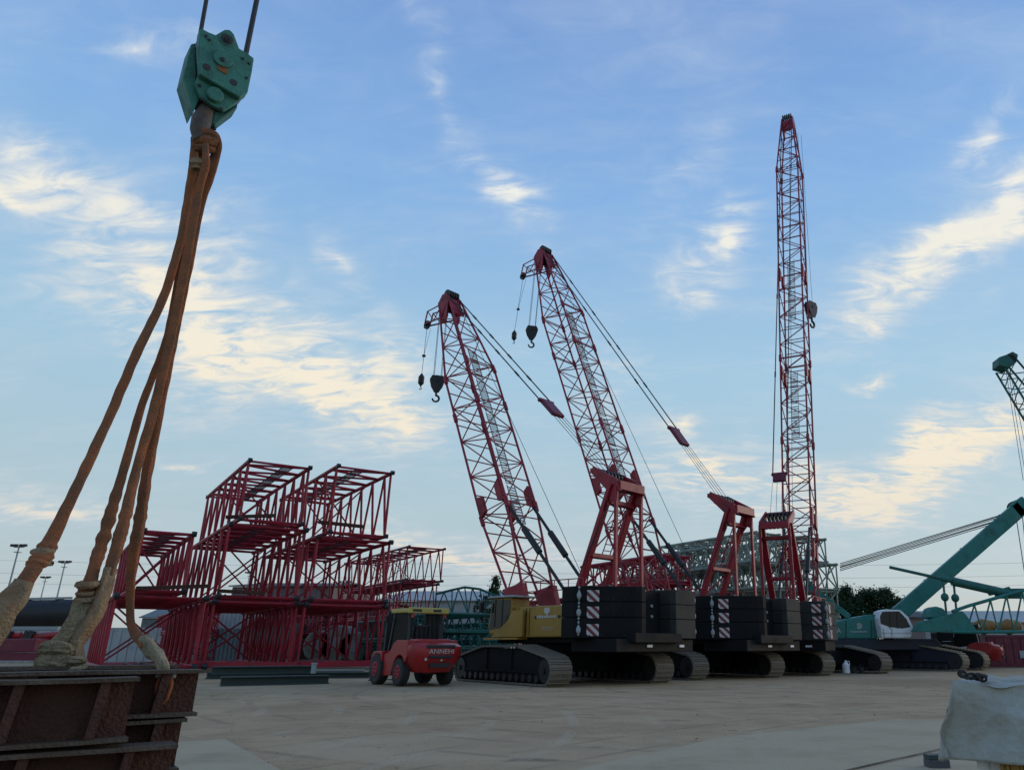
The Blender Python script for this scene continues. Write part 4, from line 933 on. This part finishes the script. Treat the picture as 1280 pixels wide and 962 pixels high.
def reel(px, Y, lab):
    s=.6
    P = at(px, 783, Y); t = thing('orange_machine', lab, 'concrete mixer', Vector((P.x, Y, 0)), 0, 'orange machines behind the teal boom')
    MB().tube((-.2, 0, P.z), (.75, 0, P.z+.1), .62, 16, .35).tube((-.8, 0, P.z), (-.2, 0, P.z), .35, 16, .62).build('drum', M_orange, t, True, bevel=.05); MB().box(-.9, -.4, .0, .9, .4, P.z-.6).build('stand', M_dark, t)
reel(1231, 62, 'left orange drum machine seen through the teal lattice boom'); reel(1263, 62, 'right orange drum machine seen through the teal lattice boom')
# third far track pair and box between teal cranes
def counter_box():
    a = Vector((xat(1172, 800, 55), 55, 0)); t = thing('spare_counterweight', 'dark upright counterweight stack behind the teal track beside the maroon box', 'counterweight', a)
    for k in range(5): MB().box(0, 0, k*.58, 1.15, 1.2, k*.58+.55).build('slab', M_black, t, bevel=.04)
counter_box()

# ---------------------------------------------------------------- trees
def tree(px, py_top, Y, wpx, lab, kind='round', n=1500):
    x = xat(px, 760, Y); H = zat(py_top, Y); R = wpx/898*Y/2
    t = thing('tree', lab, 'tree', (x, Y, 0), 0, 'trees behind the yard'); rnd = random.Random(px*13+py_top); R *= 1.6
    tr = MB(); tr.tube((0, 0, 0), (.1, 0, H*.45), .28, 8, .2); tr.tube((.1, 0, H*.45), (0, .1, H*.92), .2, 7, .04)
    for k in range(9):
        a = rnd.random()*6.28; z = H*(.35+.055*k); tr.tube((.05, 0, z), (math.cos(a)*R*.7, math.sin(a)*R*.7, z+H*.1), .07, 5, .02)
    tr.build('trunk', M_bark, t)
    cl = []
    for k in range(60):
        f = rnd.random(); a = rnd.random()*6.28
        if kind == 'cone': z = H*(.25+.72*f); rr = R*(1.05-f)*rnd.uniform(.3, 1)
        else: z = H*(.32+.58*f); rr = R*math.sqrt(max(.05, 1-((f-.4)/.65)**2))*rnd.uniform(.2, .9)
        cl.append((Vector((math.cos(a)*rr, math.sin(a)*rr, z)), R*rnd.uniform(.22, .42)*(1.15-f*.5)))
    mb = MB(); vs = []; fs = []
    for k in range(n):
        c, r = cl[rnd.randrange(len(cl))]
        d = Vector((rnd.gauss(0, 1), rnd.gauss(0, 1), rnd.gauss(0, 1))).normalized()*r*min(1.5, abs(rnd.gauss(0, .65)))
        p = c+d; p.z = min(p.z, H); s = rnd.uniform(.08, .22)*(H/9); u = Vector((rnd.gauss(0, 1), rnd.gauss(0, 1), rnd.gauss(0, 1))).normalized(); w = u.orthogonal().normalized(); o = len(vs)
        vs += [p-u*s, p+w*s*.5, p+u*s, p-w*s*.5]; fs.append((o, o+1, o+2, o+3))
    mb.add(vs, fs).build('crown', M_leaf, t, kind='stuff')
tree(618, 719, 90, 24, 'tall pointed dark tree rising above the green truss', 'cone', 2600)
tree(603, 735, 92, 14, 'small dark tree just left of the pointed tree above the green truss', 'round', 1200)
tree(648, 742, 98, 14, 'low tree top between the pointed tree and the ochre cab roof', 'round', 900)
for px, py, w, lab in ((1050, 730, 34, 'leftmost of the dark trees beside the pale sections'), (1068, 726, 32, 'tallest dark tree between pale sections and teal mast'), (1088, 731, 34, 'dark tree in the middle of the group left of the teal mast'), (1108, 729, 30, 'dark tree just left of the teal mast'), (1124, 737, 30, 'low dark tree behind the foot of the teal mast'), (1038, 736, 32, 'dark tree half hidden behind the right end of the pale sections')):
    tree(px, py, 95, w, lab, 'round', 10000)

# ---------------------------------------------------------------- light masts at left
def lightpole(px, py, Y, lab):
    P = Vector((xat(px, 760, Y), Y, 0)); H = zat(py, Y); t = thing('floodlight_mast', lab, 'light mast', P, 0, 'floodlight masts at the left')
    MB().tube((0, 0, 0), (0, 0, H), .16, 8, .08).build('pole', M_grey, t); MB().box(-.6, -.1, H-.1, .6, .1, H+.02).box(-.3, -.3, H-.7, .3, .3, H-.62).build('crossarm', M_grey, t)
    for x in (-.8, -.3, .3, .8): MB().box(x-.16, -.25, H+.0, x+.16, .05, H+.3).build('floodlight', M_dark, t)
lightpole(68, 703, 120, 'nearer floodlight mast left of the hanging slings'); lightpole(48, 722, 150, 'farther floodlight mast left of the hanging slings'); lightpole(4, 683, 95, 'floodlight mast at the left edge of the picture')
lightpole(305, 716, 170, 'thin distant mast seen between the red stacks'); lightpole(428, 728, 130, 'small distant mast above the workshop right of the red stacks')

# ---------------------------------------------------------------- black pipe and red gear at the left
def left_gear():
    Y = 24
    t = thing('black_pipe', 'large black drum pipe lying on red frames at left', 'pipe', at(50, 785, Y))
    O = t.location.copy(); a = at(14, 768, Y)-O; b = at(90, 766, Y+.6)-O
    MB().tube(a, b, .42, 24).build('shell', M_dark, t, True); MB().tube(b-Vector((.02, 0, 0)), b+Vector((.35, .02, .15)), .38, 14, .3).build('end_plug', M_bleach, t, True, bevel=.05)
    MB().beam(a+Vector((.2, 0, .46)), b+Vector((-.1, 0, .46)), .12, .06).build('top_rail', M_grey, t)
    for f in (.25, .72, .78): p = a+(b-a)*f; MB().tube(p-Vector((.02, 0, 0)), p+Vector((.02, 0, 0)), .435, 24).build('band', M_greyw, t)
    Y = 22
    f = thing('pipe_rack', 'red steel rack with short pipes lying behind the rusty beams at left', 'pipe rack', at(0, 825, Y)); O = f.location.copy()
    def L(x, y, dy=0): return at(x, y, Y+dy)-O
    MB().beam(L(-160, 808), L(54, 806), .6, .35).build('side_beam', M_maroon, f, bevel=.03); MB().beam(L(-160, 820), L(60, 820), .5, .2).build('lower_beam', M_maroon, f)
    MB().tube(L(-30, 797, .3), L(26, 794, .3), .09, 10).build('pipe', M_redb, f, True); MB().tube(L(40, 796, .3), L(75, 793, .3), .10, 10).build('pipe', M_redb, f, True)
    for x in (8, 30, 36): MB().beam(L(x, 800, .2), L(x+6, 788, .2), .12, .12).build('clamp', M_dark, f)
    MB().beam(L(-20, 800, .5), L(70, 797, .9), .5, .25).build('deck', M_roofg, f)
    MB().box(*(L(-200, 787, .5)), *(L(88, 783, 1.0))).build('cross_rail', M_grey, f)
left_gear()

# steel channels on the ground before the stacks
def channels():
    GC = 'dark steel channels laid in front of the red stacks'
    def ch(pa, pb, w, z, h, mat, lab):
        a = gnd(*pa); b = gnd(*pb); a.z = b.z = 0; O = (a+b)/2; O.z = z; t = thing('steel_channel', lab, 'steel channel', O, 0, GC)
        A = a-O; B = b-O; A.z = B.z = h/2; d = (B-A).normalized(); s = Vector((-d.y, d.x, 0))
        m = MB(); m.beam(A, B, w*.12, h); m.build('web', mat, t)
        for zz_ in (0.0, h): q = Vector((0, 0, zz_-h/2)); MB().beam(A+q+s*0, B+q, w, .04).build('flange', mat, t)
    ch((275, 856), (410, 853), .5, .0, .28, M_plate, 'lower dark green channel nearest the camera before the red stacks')
    ch((262, 852), (392, 850), .5, .32, .26, M_plate, 'upper dark green channel resting on the nearest one')
    ch((258, 847), (382, 846), .5, .0, .24, M_plate, 'dark channel behind the nearest two before the red stacks')
    ch((340, 846.5), (462, 846), .5, .0, .22, M_plate, 'long dark channel ending close to the forklift wheel')
    ch((300, 843), (455, 842), .45, .05, .16, M_grey, 'pale long channel behind the dark ones at the foot of the stacks')
    t = thing('concrete_post', 'short pale block standing on the dark channels', 'block', gnd(390, 853)+Vector((0, 0, .35))); MB().box(-.08, -.08, 0, .08, .08, .35).box(-.1, -.1, .35, .1, .1, .4).build('block', M_grey, t, bevel=.01)
channels()

# ---------------------------------------------------------------- foreground rusty beams
VB = dirv(52); NB = dirv(52+90)          # beam axis, outward normal toward the camera
def ibeams():
    G = 'rusty steel beams stacked in the foreground'
    O0 = gnd(205, 843, 1.19); O0.z = 0   # right end line of the front column
    k = ray(205, 843); Yv = (1.19-CAMH)/k.z; O0 = Vector((k.x*Yv, Yv, 0))
    def beam(right, off, z, H, Wf, lab, L=7.0, stiff=True, seed=1):
        """origin at right end, running back along -VB"""
        P = O0+VB*right-NB*off; P.z = z
        t = thing('steel_beam', lab, 'steel beam', P, 52-90, G)     # local x = VB, y = -NB (away)
        rnd = random.Random(seed)
        tw = .022
        def plate(x0, x1, y0, y1, z0, z1, nm, mat): # slightly buckled plate along x
            n = 24; vs = []; fs = []
            for i in range(n+1):
                x = x0+(x1-x0)*i/n; wz = noise.noise(Vector((x*1.1, seed*5, 0)))*.012; wy = noise.noise(Vector((x*1.7, seed*3, 9)))*.012
                vs += [(x, y0+wy, z0+wz), (x, y1+wy, z0+wz), (x, y1+wy, z1+wz), (x, y0+wy, z1+wz)]
            for i in range(n):
                a = i*4; b = a+4
                for q in range(4): fs.append((a+q, a+(q+1) % 4, b+(q+1) % 4, b+q))
            fs += [(0, 1, 2, 3), (n*4+3, n*4+2, n*4+1, n*4)]
            return MB().add(vs, fs).build(nm, mat, t)
        plate(-L, 0, 0, Wf, H-tw, H, 'flange', M_rustl); plate(-L, 0, 0, Wf, 0, tw, 'flange', M_rustl)
        plate(-L, -.01, Wf*.5-.01, Wf*.5+.01, tw, H-tw, 'web', M_rust)
        if stiff:
            x = -.12-rnd.random()*.2
            while x > -L+.2:
                w = rnd.choice((.03, .20, .05)); 
                MB().prism([(x, Wf*.5-.012, tw), (x-w, Wf*.5-.012, tw), (x-w+.03, Wf*.5-.012, H-tw), (x+.03, Wf*.5-.012, H-tw)], (0, -Wf*.5+.03, 0)).build('stiffener', M_rust, t)
                x -= rnd.uniform(.35, .75)
        return t
    h = .36
    beam(-.12, 0, 1.19-h, h-.01, .26, 'rusty beam on top of the front pile under the slings, ribbed web', seed=3)
    beam(.14, -.03, 1.19-2*h-.02, h-.01, .27, 'rusty beam second from top in the front pile with long lower flange', seed=5)
    beam(-.04, 0, .0, .44, .26, 'lowest rusty beam of the front pile', seed=8)
    for j in range(1, 5):
        w = ('directly behind', 'third row behind', 'fourth row behind', 'rearmost row behind')[j-1]
        dz = (.03, .0, .05, .03)[j-1]; rr = (.27, .25, .21, .16)[j-1]
        beam(rr, -.0-.0+.29*j*-1*-1, .90+dz, .28, .26, 'rusty beam on top, %s the front pile' % w, seed=10+j)
        if j < 3: beam(rr-.05, .29*j, .58+dz, .31, .26, 'rusty beam second layer, %s the front pile' % w, seed=20+j); beam(rr-.12, .29*j, .0, .57+dz, .26, 'rusty beam on the ground, %s the front pile' % w, seed=30+j)
    # bent rods against the web
    for (pts, lab) in (([(118, 882), (120, 868), (126, 858), (131, 852)], 'bent steel strap sticking up from the top front beam'), ([(134, 960), (137, 947), (144, 938)], 'bent steel strap against the second front beam')):
        Yq = 5.15; O = at(*pts[0], Yq); t = MB().path([at(x, y, Yq-.02*i)-O for i, (x, y) in enumerate(pts)], .008, 6).build('steel_strap', M_grey, smooth=True); t.location = O; tag(t, lab, 'strap')
ibeams()

# ---------------------------------------------------------------- big hook block
HY = 5.9
def big_hook():
    P0 = at(270, 95, HY); d = dirv(48); n = Vector((d.y, -d.x, 0)).normalized()   # n toward the camera side
    t = thing('hook_block', 'big weathered green hook block hanging at upper left, holding the orange slings', 'hook block', P0)
    def q(x, y, off=0): return onplane(x, y, P0+n*off, n)-P0
    def c2(x, y): return (210+x/6.415, 20+y/6.415)
    def poly(pts, off): return [q(*c2(*p), off) for p in pts]
    back = [(255, 95), (350, 160), (440, 120), (520, 140), (590, 290), (690, 345), (645, 640), (560, 745), (400, 870), (330, 870), (215, 790), (150, 520), (190, 230)]
    up = [(245, 130), (310, 165), (365, 187), (400, 165), (440, 143), (480, 145), (512, 180), (555, 295), (610, 325), (672, 372), (655, 480), (622, 640), (560, 688), (235, 498), (222, 300)]
    low = [(228, 500), (545, 690), (550, 708), (500, 745), (435, 782), (330, 730), (248, 668), (205, 560)]
    th = .05
    # rear cheek, front lower plate, front upper cheek, core
    MB().prism(poly(up, -.20), -n*th).prism(poly([(228, 440), (560, 640), (556, 720), (430, 800), (250, 690), (200, 560)], -.20), -n*th).build('rear_cheek', M_blk, t, bevel=.008)
    MB().prism(poly([(232, 300), (250, 160), (360, 215), (450, 180), (540, 320), (655, 400), (625, 610), (540, 700), (430, 760), (260, 670), (225, 500)], .0), -n*.20).build('core', M_dark, t)
    MB().prism(poly(low, .0), n*th).build('lower_cheek', M_blk, t, bevel=.01)
    MB().prism(poly(up, .035), n*.075).build('front_cheek', M_blk, t, bevel=.012)
    MB().prism(poly([(185, 225), (222, 215), (228, 500), (250, 670), (205, 770), (120, 490)], -.02), -n*.25).build('side_guard', M_blk, t, bevel=.01)
    MB().prism(poly([(375, 760), (450, 780), (560, 700), (555, 735), (380, 868), (350, 860)], -.02), -n*.2).build('side_guard', M_teald, t, bevel=.01)
    def disc(x, y, r, off, l, mat, nm): p = q(*c2(x, y), off); MB().tube(p, p+n*l, r, 18).build(nm, mat, t, True, bevel=min(.01, l*.3))
    disc(472, 190, .055, .11, .012, M_rope, 'lug_hole'); disc(472, 190, .075, .108, .008, M_blk, 'lug_ring'); disc(472, 192, .028, .12, .012, M_greyw, 'lug_pin')
    disc(437, 352, .085, .11, .022, M_blk, 'axle_cap'); disc(437, 352, .022, .13, .014, M_dark, 'axle_bolt')
    disc(310, 412, .036, .108, .006, M_rope, 'drain_hole'); disc(525, 535, .034, .108, .006, M_rope, 'drain_hole')
    disc(370, 645, .075, .045, .05, M_blk, 'trunnion_pin')
    for x, y in ((305, 165), (330, 195), (215, 262), (600, 345), (650, 385), (628, 500)): disc(x, y, .014, .108, .012, M_dark, 'bolt')
    for x, y in ((280, 672), (425, 748), (250, 560)): disc(x, y, .017, .048, .012, M_dark, 'bolt')
    MB().prism(poly([(400, 395), (480, 430), (470, 470), (395, 430)], .111), n*.006).build('name_plate', M_sling, t)
    # sheaves
    sv = MB(); c = q(*c2(440, 400), -.1)
    sv.tube(c-n*.035, c+n*.035, .21, 28); sv.build('sheave', M_dark, t, True)
    # ropes
    def rp(a, b, r, off): 
        pa = q(*a, off); pb = q(*b, off); pb = pa+(pb-pa)*3.0
        n_ = 60; pts = [pa+(pb-pa)*i/n_ for i in range(n_+1)]; MB().path(pts, r, 8).build('wire_rope', M_rope, t, True)
    rp((250.5, 42), (258, 0), .019, -.09); rp((306, 74), (321, 0), .025, -.09)
    # hook
    def hk(pts, rad, nm, mat):
        return MB().path([q(x, y, o) for x, y, o in pts], rad, 14, side=n).build(nm, mat, t, True)
    hk([(262, 130, -.09), (257, 140, -.06), (252, 150, -.02), (249, 162, .03), (251, 174, .05), (257, 182, .02), (264, 182, -.05), (268, 174, -.1)], lambda f: .07 if f < .2 else .088-.06*(f-.25), 'hook', M_rusthook)
    hk([(267, 150, -.1), (267.5, 162, -.1)], .02, 'safety_latch', M_dark)
    return t
M_rusthook = pmat('rubbed_hook_steel', (.085, .065, .05), .6, metal=.2, var=.4, scale=14, dirt=(.13, .05, .025), damt=.4, dscale=8, bump=.3)
big_hook()

# ---------------------------------------------------------------- slings
def spline(pts, n):
    P = [Vector(p) for p in pts]; P = [P[0]*2-P[1]]+P+[P[-1]*2-P[-2]]; out = []
    m = len(P)-3
    for i in range(n+1):
        f = i/n*m; k = min(int(f), m-1); u = f-k; a, b, c, d = P[k:k+4]
        out.append(.5*((2*b)+(c-a)*u+(2*a-5*b+4*c-d)*u*u+(3*b-a-3*c+d)*u**3))
    return out
def sling(pix, lab, r0, folds=(), worn_from=.75, mat2=None, seed=0, end=None):
    """pix: (px, py, Y, width scale) list"""
    pts = spline([at(x, y, Y) for x, y, Y, w in pix], 260); ws = [w for *_, w in pix]
    O = pts[0].copy(); t = thing('lifting_sling', lab, 'lifting sling', O, 0, 'orange lifting slings hanging from the big hook')
    def rad(off=0, a=0, b=1):
        def f(s):
            g = a+(b-a)*s; x = g*(len(ws)-1); k = min(int(x), len(ws)-2); w = ws[k]+(ws[k+1]-ws[k])*(x-k); r = r0*w
            for (c, wd, amp) in folds:
                e = math.exp(-((g-c)/wd)**2); r *= 1+e*(amp*.55+amp*.9*noise.noise(Vector((g*95, seed*3, 1))))
            r *= 1+.05*noise.noise(Vector((g*30, seed, 0)))
            return r*(1+off)
        return f
    k = int(worn_from*260)
    MB().path([p-O for p in pts[:k+2]], rad(0, 0, (k+1)/260), 18, flat=.62, wob=.14, seed=seed, groove=.10).build('sleeve', M_sling, t, True)
    MB().path([p-O for p in pts[k-3:]], rad(.10, (k-3)/260, 1), 18, flat=.75, wob=.42, seed=seed+5, groove=.14).build('worn_sleeve', mat2 or M_worn, t, True)
    # stitched seam along the tube
    return t, O
Y0 = HY
sling([(243, 172, Y0-.06, .8), (242, 200, Y0-.04, .95), (238, 232, Y0, 1.0), (226, 300, Y0-.05, .85), (205, 370, Y0-.1, .9), (172, 440, Y0-.2, .95), (135, 525, Y0-.3, .9), (95, 610, Y0-.45, .95), (62, 676, Y0-.55, 1.1), (40, 712, Y0-.65, 1.3), (20, 742, Y0-.7, 1.5), (2, 768, Y0-.75, 1.8), (-20, 800, Y0-.75, 1.8)],
      'orange sling leaning farthest left and leaving at the left edge', .042, ((.70, .045, .60),), .80, M_worn, 1)
sling([(250, 170, Y0+.05, .8), (250, 198, Y0+.05, 1.0), (244, 234, Y0+.03, .95), (228, 320, Y0, .8), (209, 420, Y0-.05, .75), (178, 505, Y0-.1, .8), (153, 590, Y0-.2, .9), (126, 680, Y0-.3, .95), (107, 740, Y0-.4, 1.2), (88, 785, Y0-.45, 1.3), (68, 812, Y0-.45, 1.4), (62, 832, Y0-.45, 1.3)],
      'orange sling second from the left, its pale end wrapped round the front beam', .038, ((.62, .05, .55), (.72, .03, .4)), .76, M_bleach, 2)
sling([(257, 180, Y0-.1, .7), (257, 206, Y0-.1, 1.0), (249, 238, Y0-.07, 1.0), (234, 320, Y0-.1, 1.0), (214, 420, Y0-.12, 1.0), (192, 510, Y0-.15, 1.0), (172, 580, Y0-.2, .95), (155, 650, Y0-.3, .95), (138, 710, Y0-.35, .95), (119, 765, Y0-.4, 1.3), (94, 803, Y0-.42, 1.35), (98, 828, Y0-.45, 1.2)],
      'orange sling third from the left, pale and frayed near the beams', .038, ((.66, .06, .5),), .74, M_worn, 3)
sling([(258, 164, Y0+.12, .7), (268, 170, Y0+.1, .95), (271, 186, Y0+.08, 1.1), (264, 214, Y0+.06, 1.1), (250, 260, Y0+.05, .85), (236, 330, Y0, .85), (219, 410, Y0, .9), (201, 500, Y0, .95), (184, 590, Y0, .95), (175, 650, Y0, .9), (166, 700, Y0, .95), (163, 750, Y0-.02, .7), (166, 785, Y0-.1, .7), (184, 806, Y0-.3, 1.0), (202, 826, Y0-.45, .9), (210, 848, Y0-.5, .4)],
      'orange sling farthest right with a grey frayed end draped over the beam end', .042, ((.60, .05, .35),), .86, M_bleach, 4)
# wraps and knots
def knot(px, py, Y, r, n, lab, mat, seed, sx=1.2):
    O = at(px, py, Y); rnd = random.Random(seed); m = MB(); t = thing('sling_wrap', lab, 'sling wrap', O, 0, 'cloth wraps on the slings')
    for k in range(n):
        a0 = rnd.random()*6.28; tz = rnd.uniform(-.9, .9)*r; tilt = rnd.uniform(-.5, .5); rr = r*rnd.uniform(.55, .85)
        pts = [Vector((math.cos(a0+a)*rr*sx, math.sin(a0+a)*rr*.8, tz+math.sin(a+a0)*tilt*rr)) for a in [i*2*PI/14 for i in range(15)]]
        m.path(pts, r*rnd.uniform(.22, .34), 8, wob=.4, seed=seed+k)
    m.build('fabric_turns', mat, t, True)
knot(256, 178, Y0-.02, .095, 7, 'brown cloth knot where the slings meet the big hook', M_sling, 3)
knot(247, 206, Y0-.08, .06, 5, 'small cloth turn on the bundled slings below the hook', M_worn, 4)
knot(52, 696, Y0-.58, .072, 4, 'folded cloth wrap on the far left sling', M_worn, 6)
knot(68, 824, Y0-.5, .095, 6, 'pale green cloth padding where slings wrap the front beam', M_bleach, 9, 1.3)
knot(93, 828, Y0-.5, .06, 4, 'frayed pale cloth lying beside the padding on the beam', M_bleach, 12, 1.6)
knot(108, 738, Y0-.42, .065, 4, 'cloth gathered round the second sling above the beams', M_worn, 15)
# small hanging shackle at the beam's end
def shackle():
    O = at(207, 846, 5.25); t = thing('shackle', 'small rusty shackle hanging at the end of the front beam below the sling', 'shackle', O)
    MB().path([(-.03, 0, .02), (-.045, 0, -.05), (-.03, 0, -.13), (0, 0, -.16), (.03, 0, -.13), (.045, 0, -.05), (.03, 0, .02)], .014, 8).build('bow', M_rustor, t, True); MB().tube((-.06, 0, .01), (.06, 0, .01), .014, 8).build('pin', M_grey, t)
M_rustor = pmat('orange_rust', (.25, .07, .025), .8)
shackle()

# ---------------------------------------------------------------- tarpaulin covered load
def tarp():
    Yf = 5.0; zt_ = zat(853, Yf); x0 = xat(1193, 852, Yf); zb_ = zat(947, Yf)
    t = thing('covered_pallet', 'load under a dirty grey tarpaulin in the right foreground', 'covered load', (x0, Yf, 0), 27)
    W, D, H = 2.6, 1.5, zt_
    nx, ny = 130, 110; vs = []; fs = []
    drop = zt_-zb_
    def prof(s):   # s along depth: hem front -> top -> back
        if s < 0: return 0
    cols = nx+1; rows = []
    N_ = 26; M_ = 20
    def pt(i, j):
        # u: -left drop .. across ; v: -front drop .. across
        u = -drop + (W+drop)*i/nx; v = -drop + (D+drop)*j/ny
        x = max(u, 0); y = max(v, 0); z = H
        fx = min(u, 0); fy = min(v, 0)
        dn = max(-fx, -fy) if (fx < 0 and fy < 0) else -(fx+fy)
        z = H-dn
        if fx < 0: x = .015*dn*2
        if fy < 0: y = .0
        w = noise.noise(Vector((u*2.2, v*2.2, 1.3)))*.010+noise.noise(Vector((u*9, v*7, 4)))*.007+(1-abs(noise.noise(Vector((u*1.6+v*2.6, v*1.3-u*.8, 9))))*4)*.007+(1-abs(noise.noise(Vector((u*3.0-v*2.0, v*2.4+u*1.8, 19))))*4)*.006
        if dn > 0:
            fold = math.sin(u*7.5+noise.noise(Vector((u*2, 0, 0)))*3)*.022*(dn/drop)
            if fy < 0: y += -.03*(dn/drop)-w*1.3+fold
            if fx < 0: x += -.10*(dn/drop)-w*1.5+math.sin(v*9)*.02*(dn/drop)
            if fx < 0 and fy < 0: k = min(-fx, -fy)/drop; x += -.03*k; y -= .10*k
            z += noise.noise(Vector((u*1.5, v*1.5, 7)))*.03*(dn/drop)
        else:
            z += w*1.4-.02*math.sin(u*1.4)*math.sin(v*2)
        return (x, y, z)
    for j in range(ny+1):
        for i in range(nx+1): vs.append(pt(i, j))
    for j in range(ny):
        for i in range(nx): a = j*(nx+1)+i; fs.append((a, a+1, a+nx+2, a+nx+1))
    o = MB().add(vs, fs).build('tarpaulin', M_tarp, t, True); sd_ = o.modifiers.new('thick', 'SOLIDIFY'); sd_.thickness = .006
    # flap folded out at the left
    MB().add([(-.0, .15, H-.02), (-.07, .05, H-.16), (-.10, .1, H-.30), (-.02, .2, H-.36), (.02, .35, H-.05)], [(0, 1, 2, 3, 4)]).build('tarpaulin_flap', M_tarp, t, True)
    # stencilled marks, blurred by wear
    mk = MB(); rnd = random.Random(4)
    for k in range(16):
        x = .22+k*.032; z = zat(905+k*1.1, Yf); hgt = rnd.uniform(.03, .07); y = -.052
        mk.prism([(x, y-.02, z), (x+.008, y-.02, z), (x+.012, y-.02, z-hgt), (x+.004, y-.02, z-hgt)], (0, .003, 0))
    # load beneath
    MB().box(.10, .10, .14, W-.1, D-.1, H-.05).build('crate', M_white, t, bevel=.02)
    MB().box(.02, .0, 0, W, D, .12).build('pallet', M_roofg, t)
    ys = MB()
    for k in range(12):
        x = .20+k*.022; ys.path([(x, .05-.01*math.sin(k*2.3), zb_+.10), (x+.012*math.sin(k), .03, zb_-.1), (x+.03*math.sin(k*1.7), .0, zb_-.45)], .013, 6)
    ys.build('yellow_cord', M_yel, t, True)
    MB().tube((.10, .14, .1), (.10, .12, zb_+.2), .045, 10).build('post', M_white, t, True)
    g = MB().box(.50, -.02, .1, W, .02, zb_+.15).build('inner_sheet', M_pale, t)
    # chain heap
    c = thing('chain_heap', 'small heap of dark chain on the near corner of the tarpaulin', 'chain', loc2w(t, (.10, .10, H+.02)))
    rnd = random.Random(2)
    for k in range(11):
        p = Vector((rnd.uniform(-.07, .09), rnd.uniform(-.04, .06), rnd.uniform(0, .035))); R = Matrix.Rotation(rnd.random()*3, 3, 'Z') @ Matrix.Rotation(rnd.uniform(.2, 1.4), 3, 'X')
        MB().path([p+R @ Vector((math.cos(a)*.028, math.sin(a)*.018, 0)) for a in [i*2*PI/12 for i in range(13)]], .008, 6).build('link', M_greyw, c, True)
tarp()

# ---------------------------------------------------------------- small things on the ground
def small():
    P = gnd(1058, 841); t = thing('jug', 'white plastic jug standing by the tracks of the tallest crane', 'jug', P)
    MB().tube((0, 0, 0), (0, 0, .42), .2, 12).tube((0, 0, .42), (0, 0, .58), .2, 12, .07).tube((0, 0, .58), (0, 0, .66), .06, 10).build('body', M_white, t, True, bevel=.02); MB().path([(.06, 0, .6), (.2, 0, .62), (.22, 0, .4)], .02, 6).build('handle', M_white, t, True)
    for px, s, lab in ((1068, .30, 'grey bucket nearest the white jug'), (1077, .32, 'grey bucket farther from the white jug')):
        P = gnd(px, 841); t = thing('bucket', lab, 'bucket', P, 0, 'buckets beside the jug'); MB().tube((0, 0, 0), (0, 0, s), s*.42, 14, s*.52).build('body', M_greyw, t, True); MB().path([(-s*.5, 0, s), (-s*.3, 0, s*1.35), (s*.3, 0, s*1.35), (s*.5, 0, s)], .012, 5).build('handle', M_dark, t)
    O = gnd(1178, 940); pts = [gnd(1182, 939), gnd(1150, 947), gnd(1110, 956), gnd(1060, 968), gnd(1020, 978)]
    r = MB().path([p-O+Vector((0, 0, .05)) for p in spline(pts, 30)], .010, 6, wob=.2).build('cable', M_dark, smooth=True); r.location = O; tag(r, 'thin dark cable lying across the concrete slab', 'cable')
    P = gnd(1172, 962); b = thing('timber_block', 'dark timber block on the slab at the foot of the tarpaulin', 'timber block', P); MB().box(-.12, -.1, 0, .12, .1, .12).build('block', M_roofg, b, bevel=.01); MB().box(-.12, -.1, .125, .1, .08, .17).build('board', M_plate, b)
small()
# stones and crumbs scattered over the yard
def pebbles():
    rnd = random.Random(11); m = MB()
    for k in range(5000):
        y = 4+30*rnd.random()**1.6; x = rnd.uniform(-.75, .5)*y; s = rnd.uniform(.006, .022) if rnd.random() < .95 else rnd.uniform(.03, .05)
        vs = [(x+s*rnd.uniform(-1, 1), y+s*rnd.uniform(-1, 1), -.03+s*rnd.uniform(-.2, .8)) for _ in range(4)]
        m.add(vs, [(0, 1, 2), (0, 2, 3), (0, 3, 1), (1, 3, 2)])
    m.build('gravel', M_ground, kind='stuff'); 
    o = bpy.data.objects['gravel']; o['label'] = 'loose crumbs of gravel scattered over the dusty yard'; o['category'] = 'gravel'
pebbles()
# overhead wires far behind
def wires():
    for k, (py, Y) in enumerate(((700, 150), (716, 150), (728, 160))):
        O = at(640, py, Y); m = MB(); pts = [at(x, py+6*math.sin((x % 700)/700*PI), Y)-O for x in range(-200, 1500, 40)]
        o = m.path(pts, .018, 4).build('overhead_wire', M_rope); o.location = O; tag(o, ('upper', 'middle', 'lower')[k]+' faint overhead power wire spanning the skyline', 'power line', 'overhead wires')
wires()
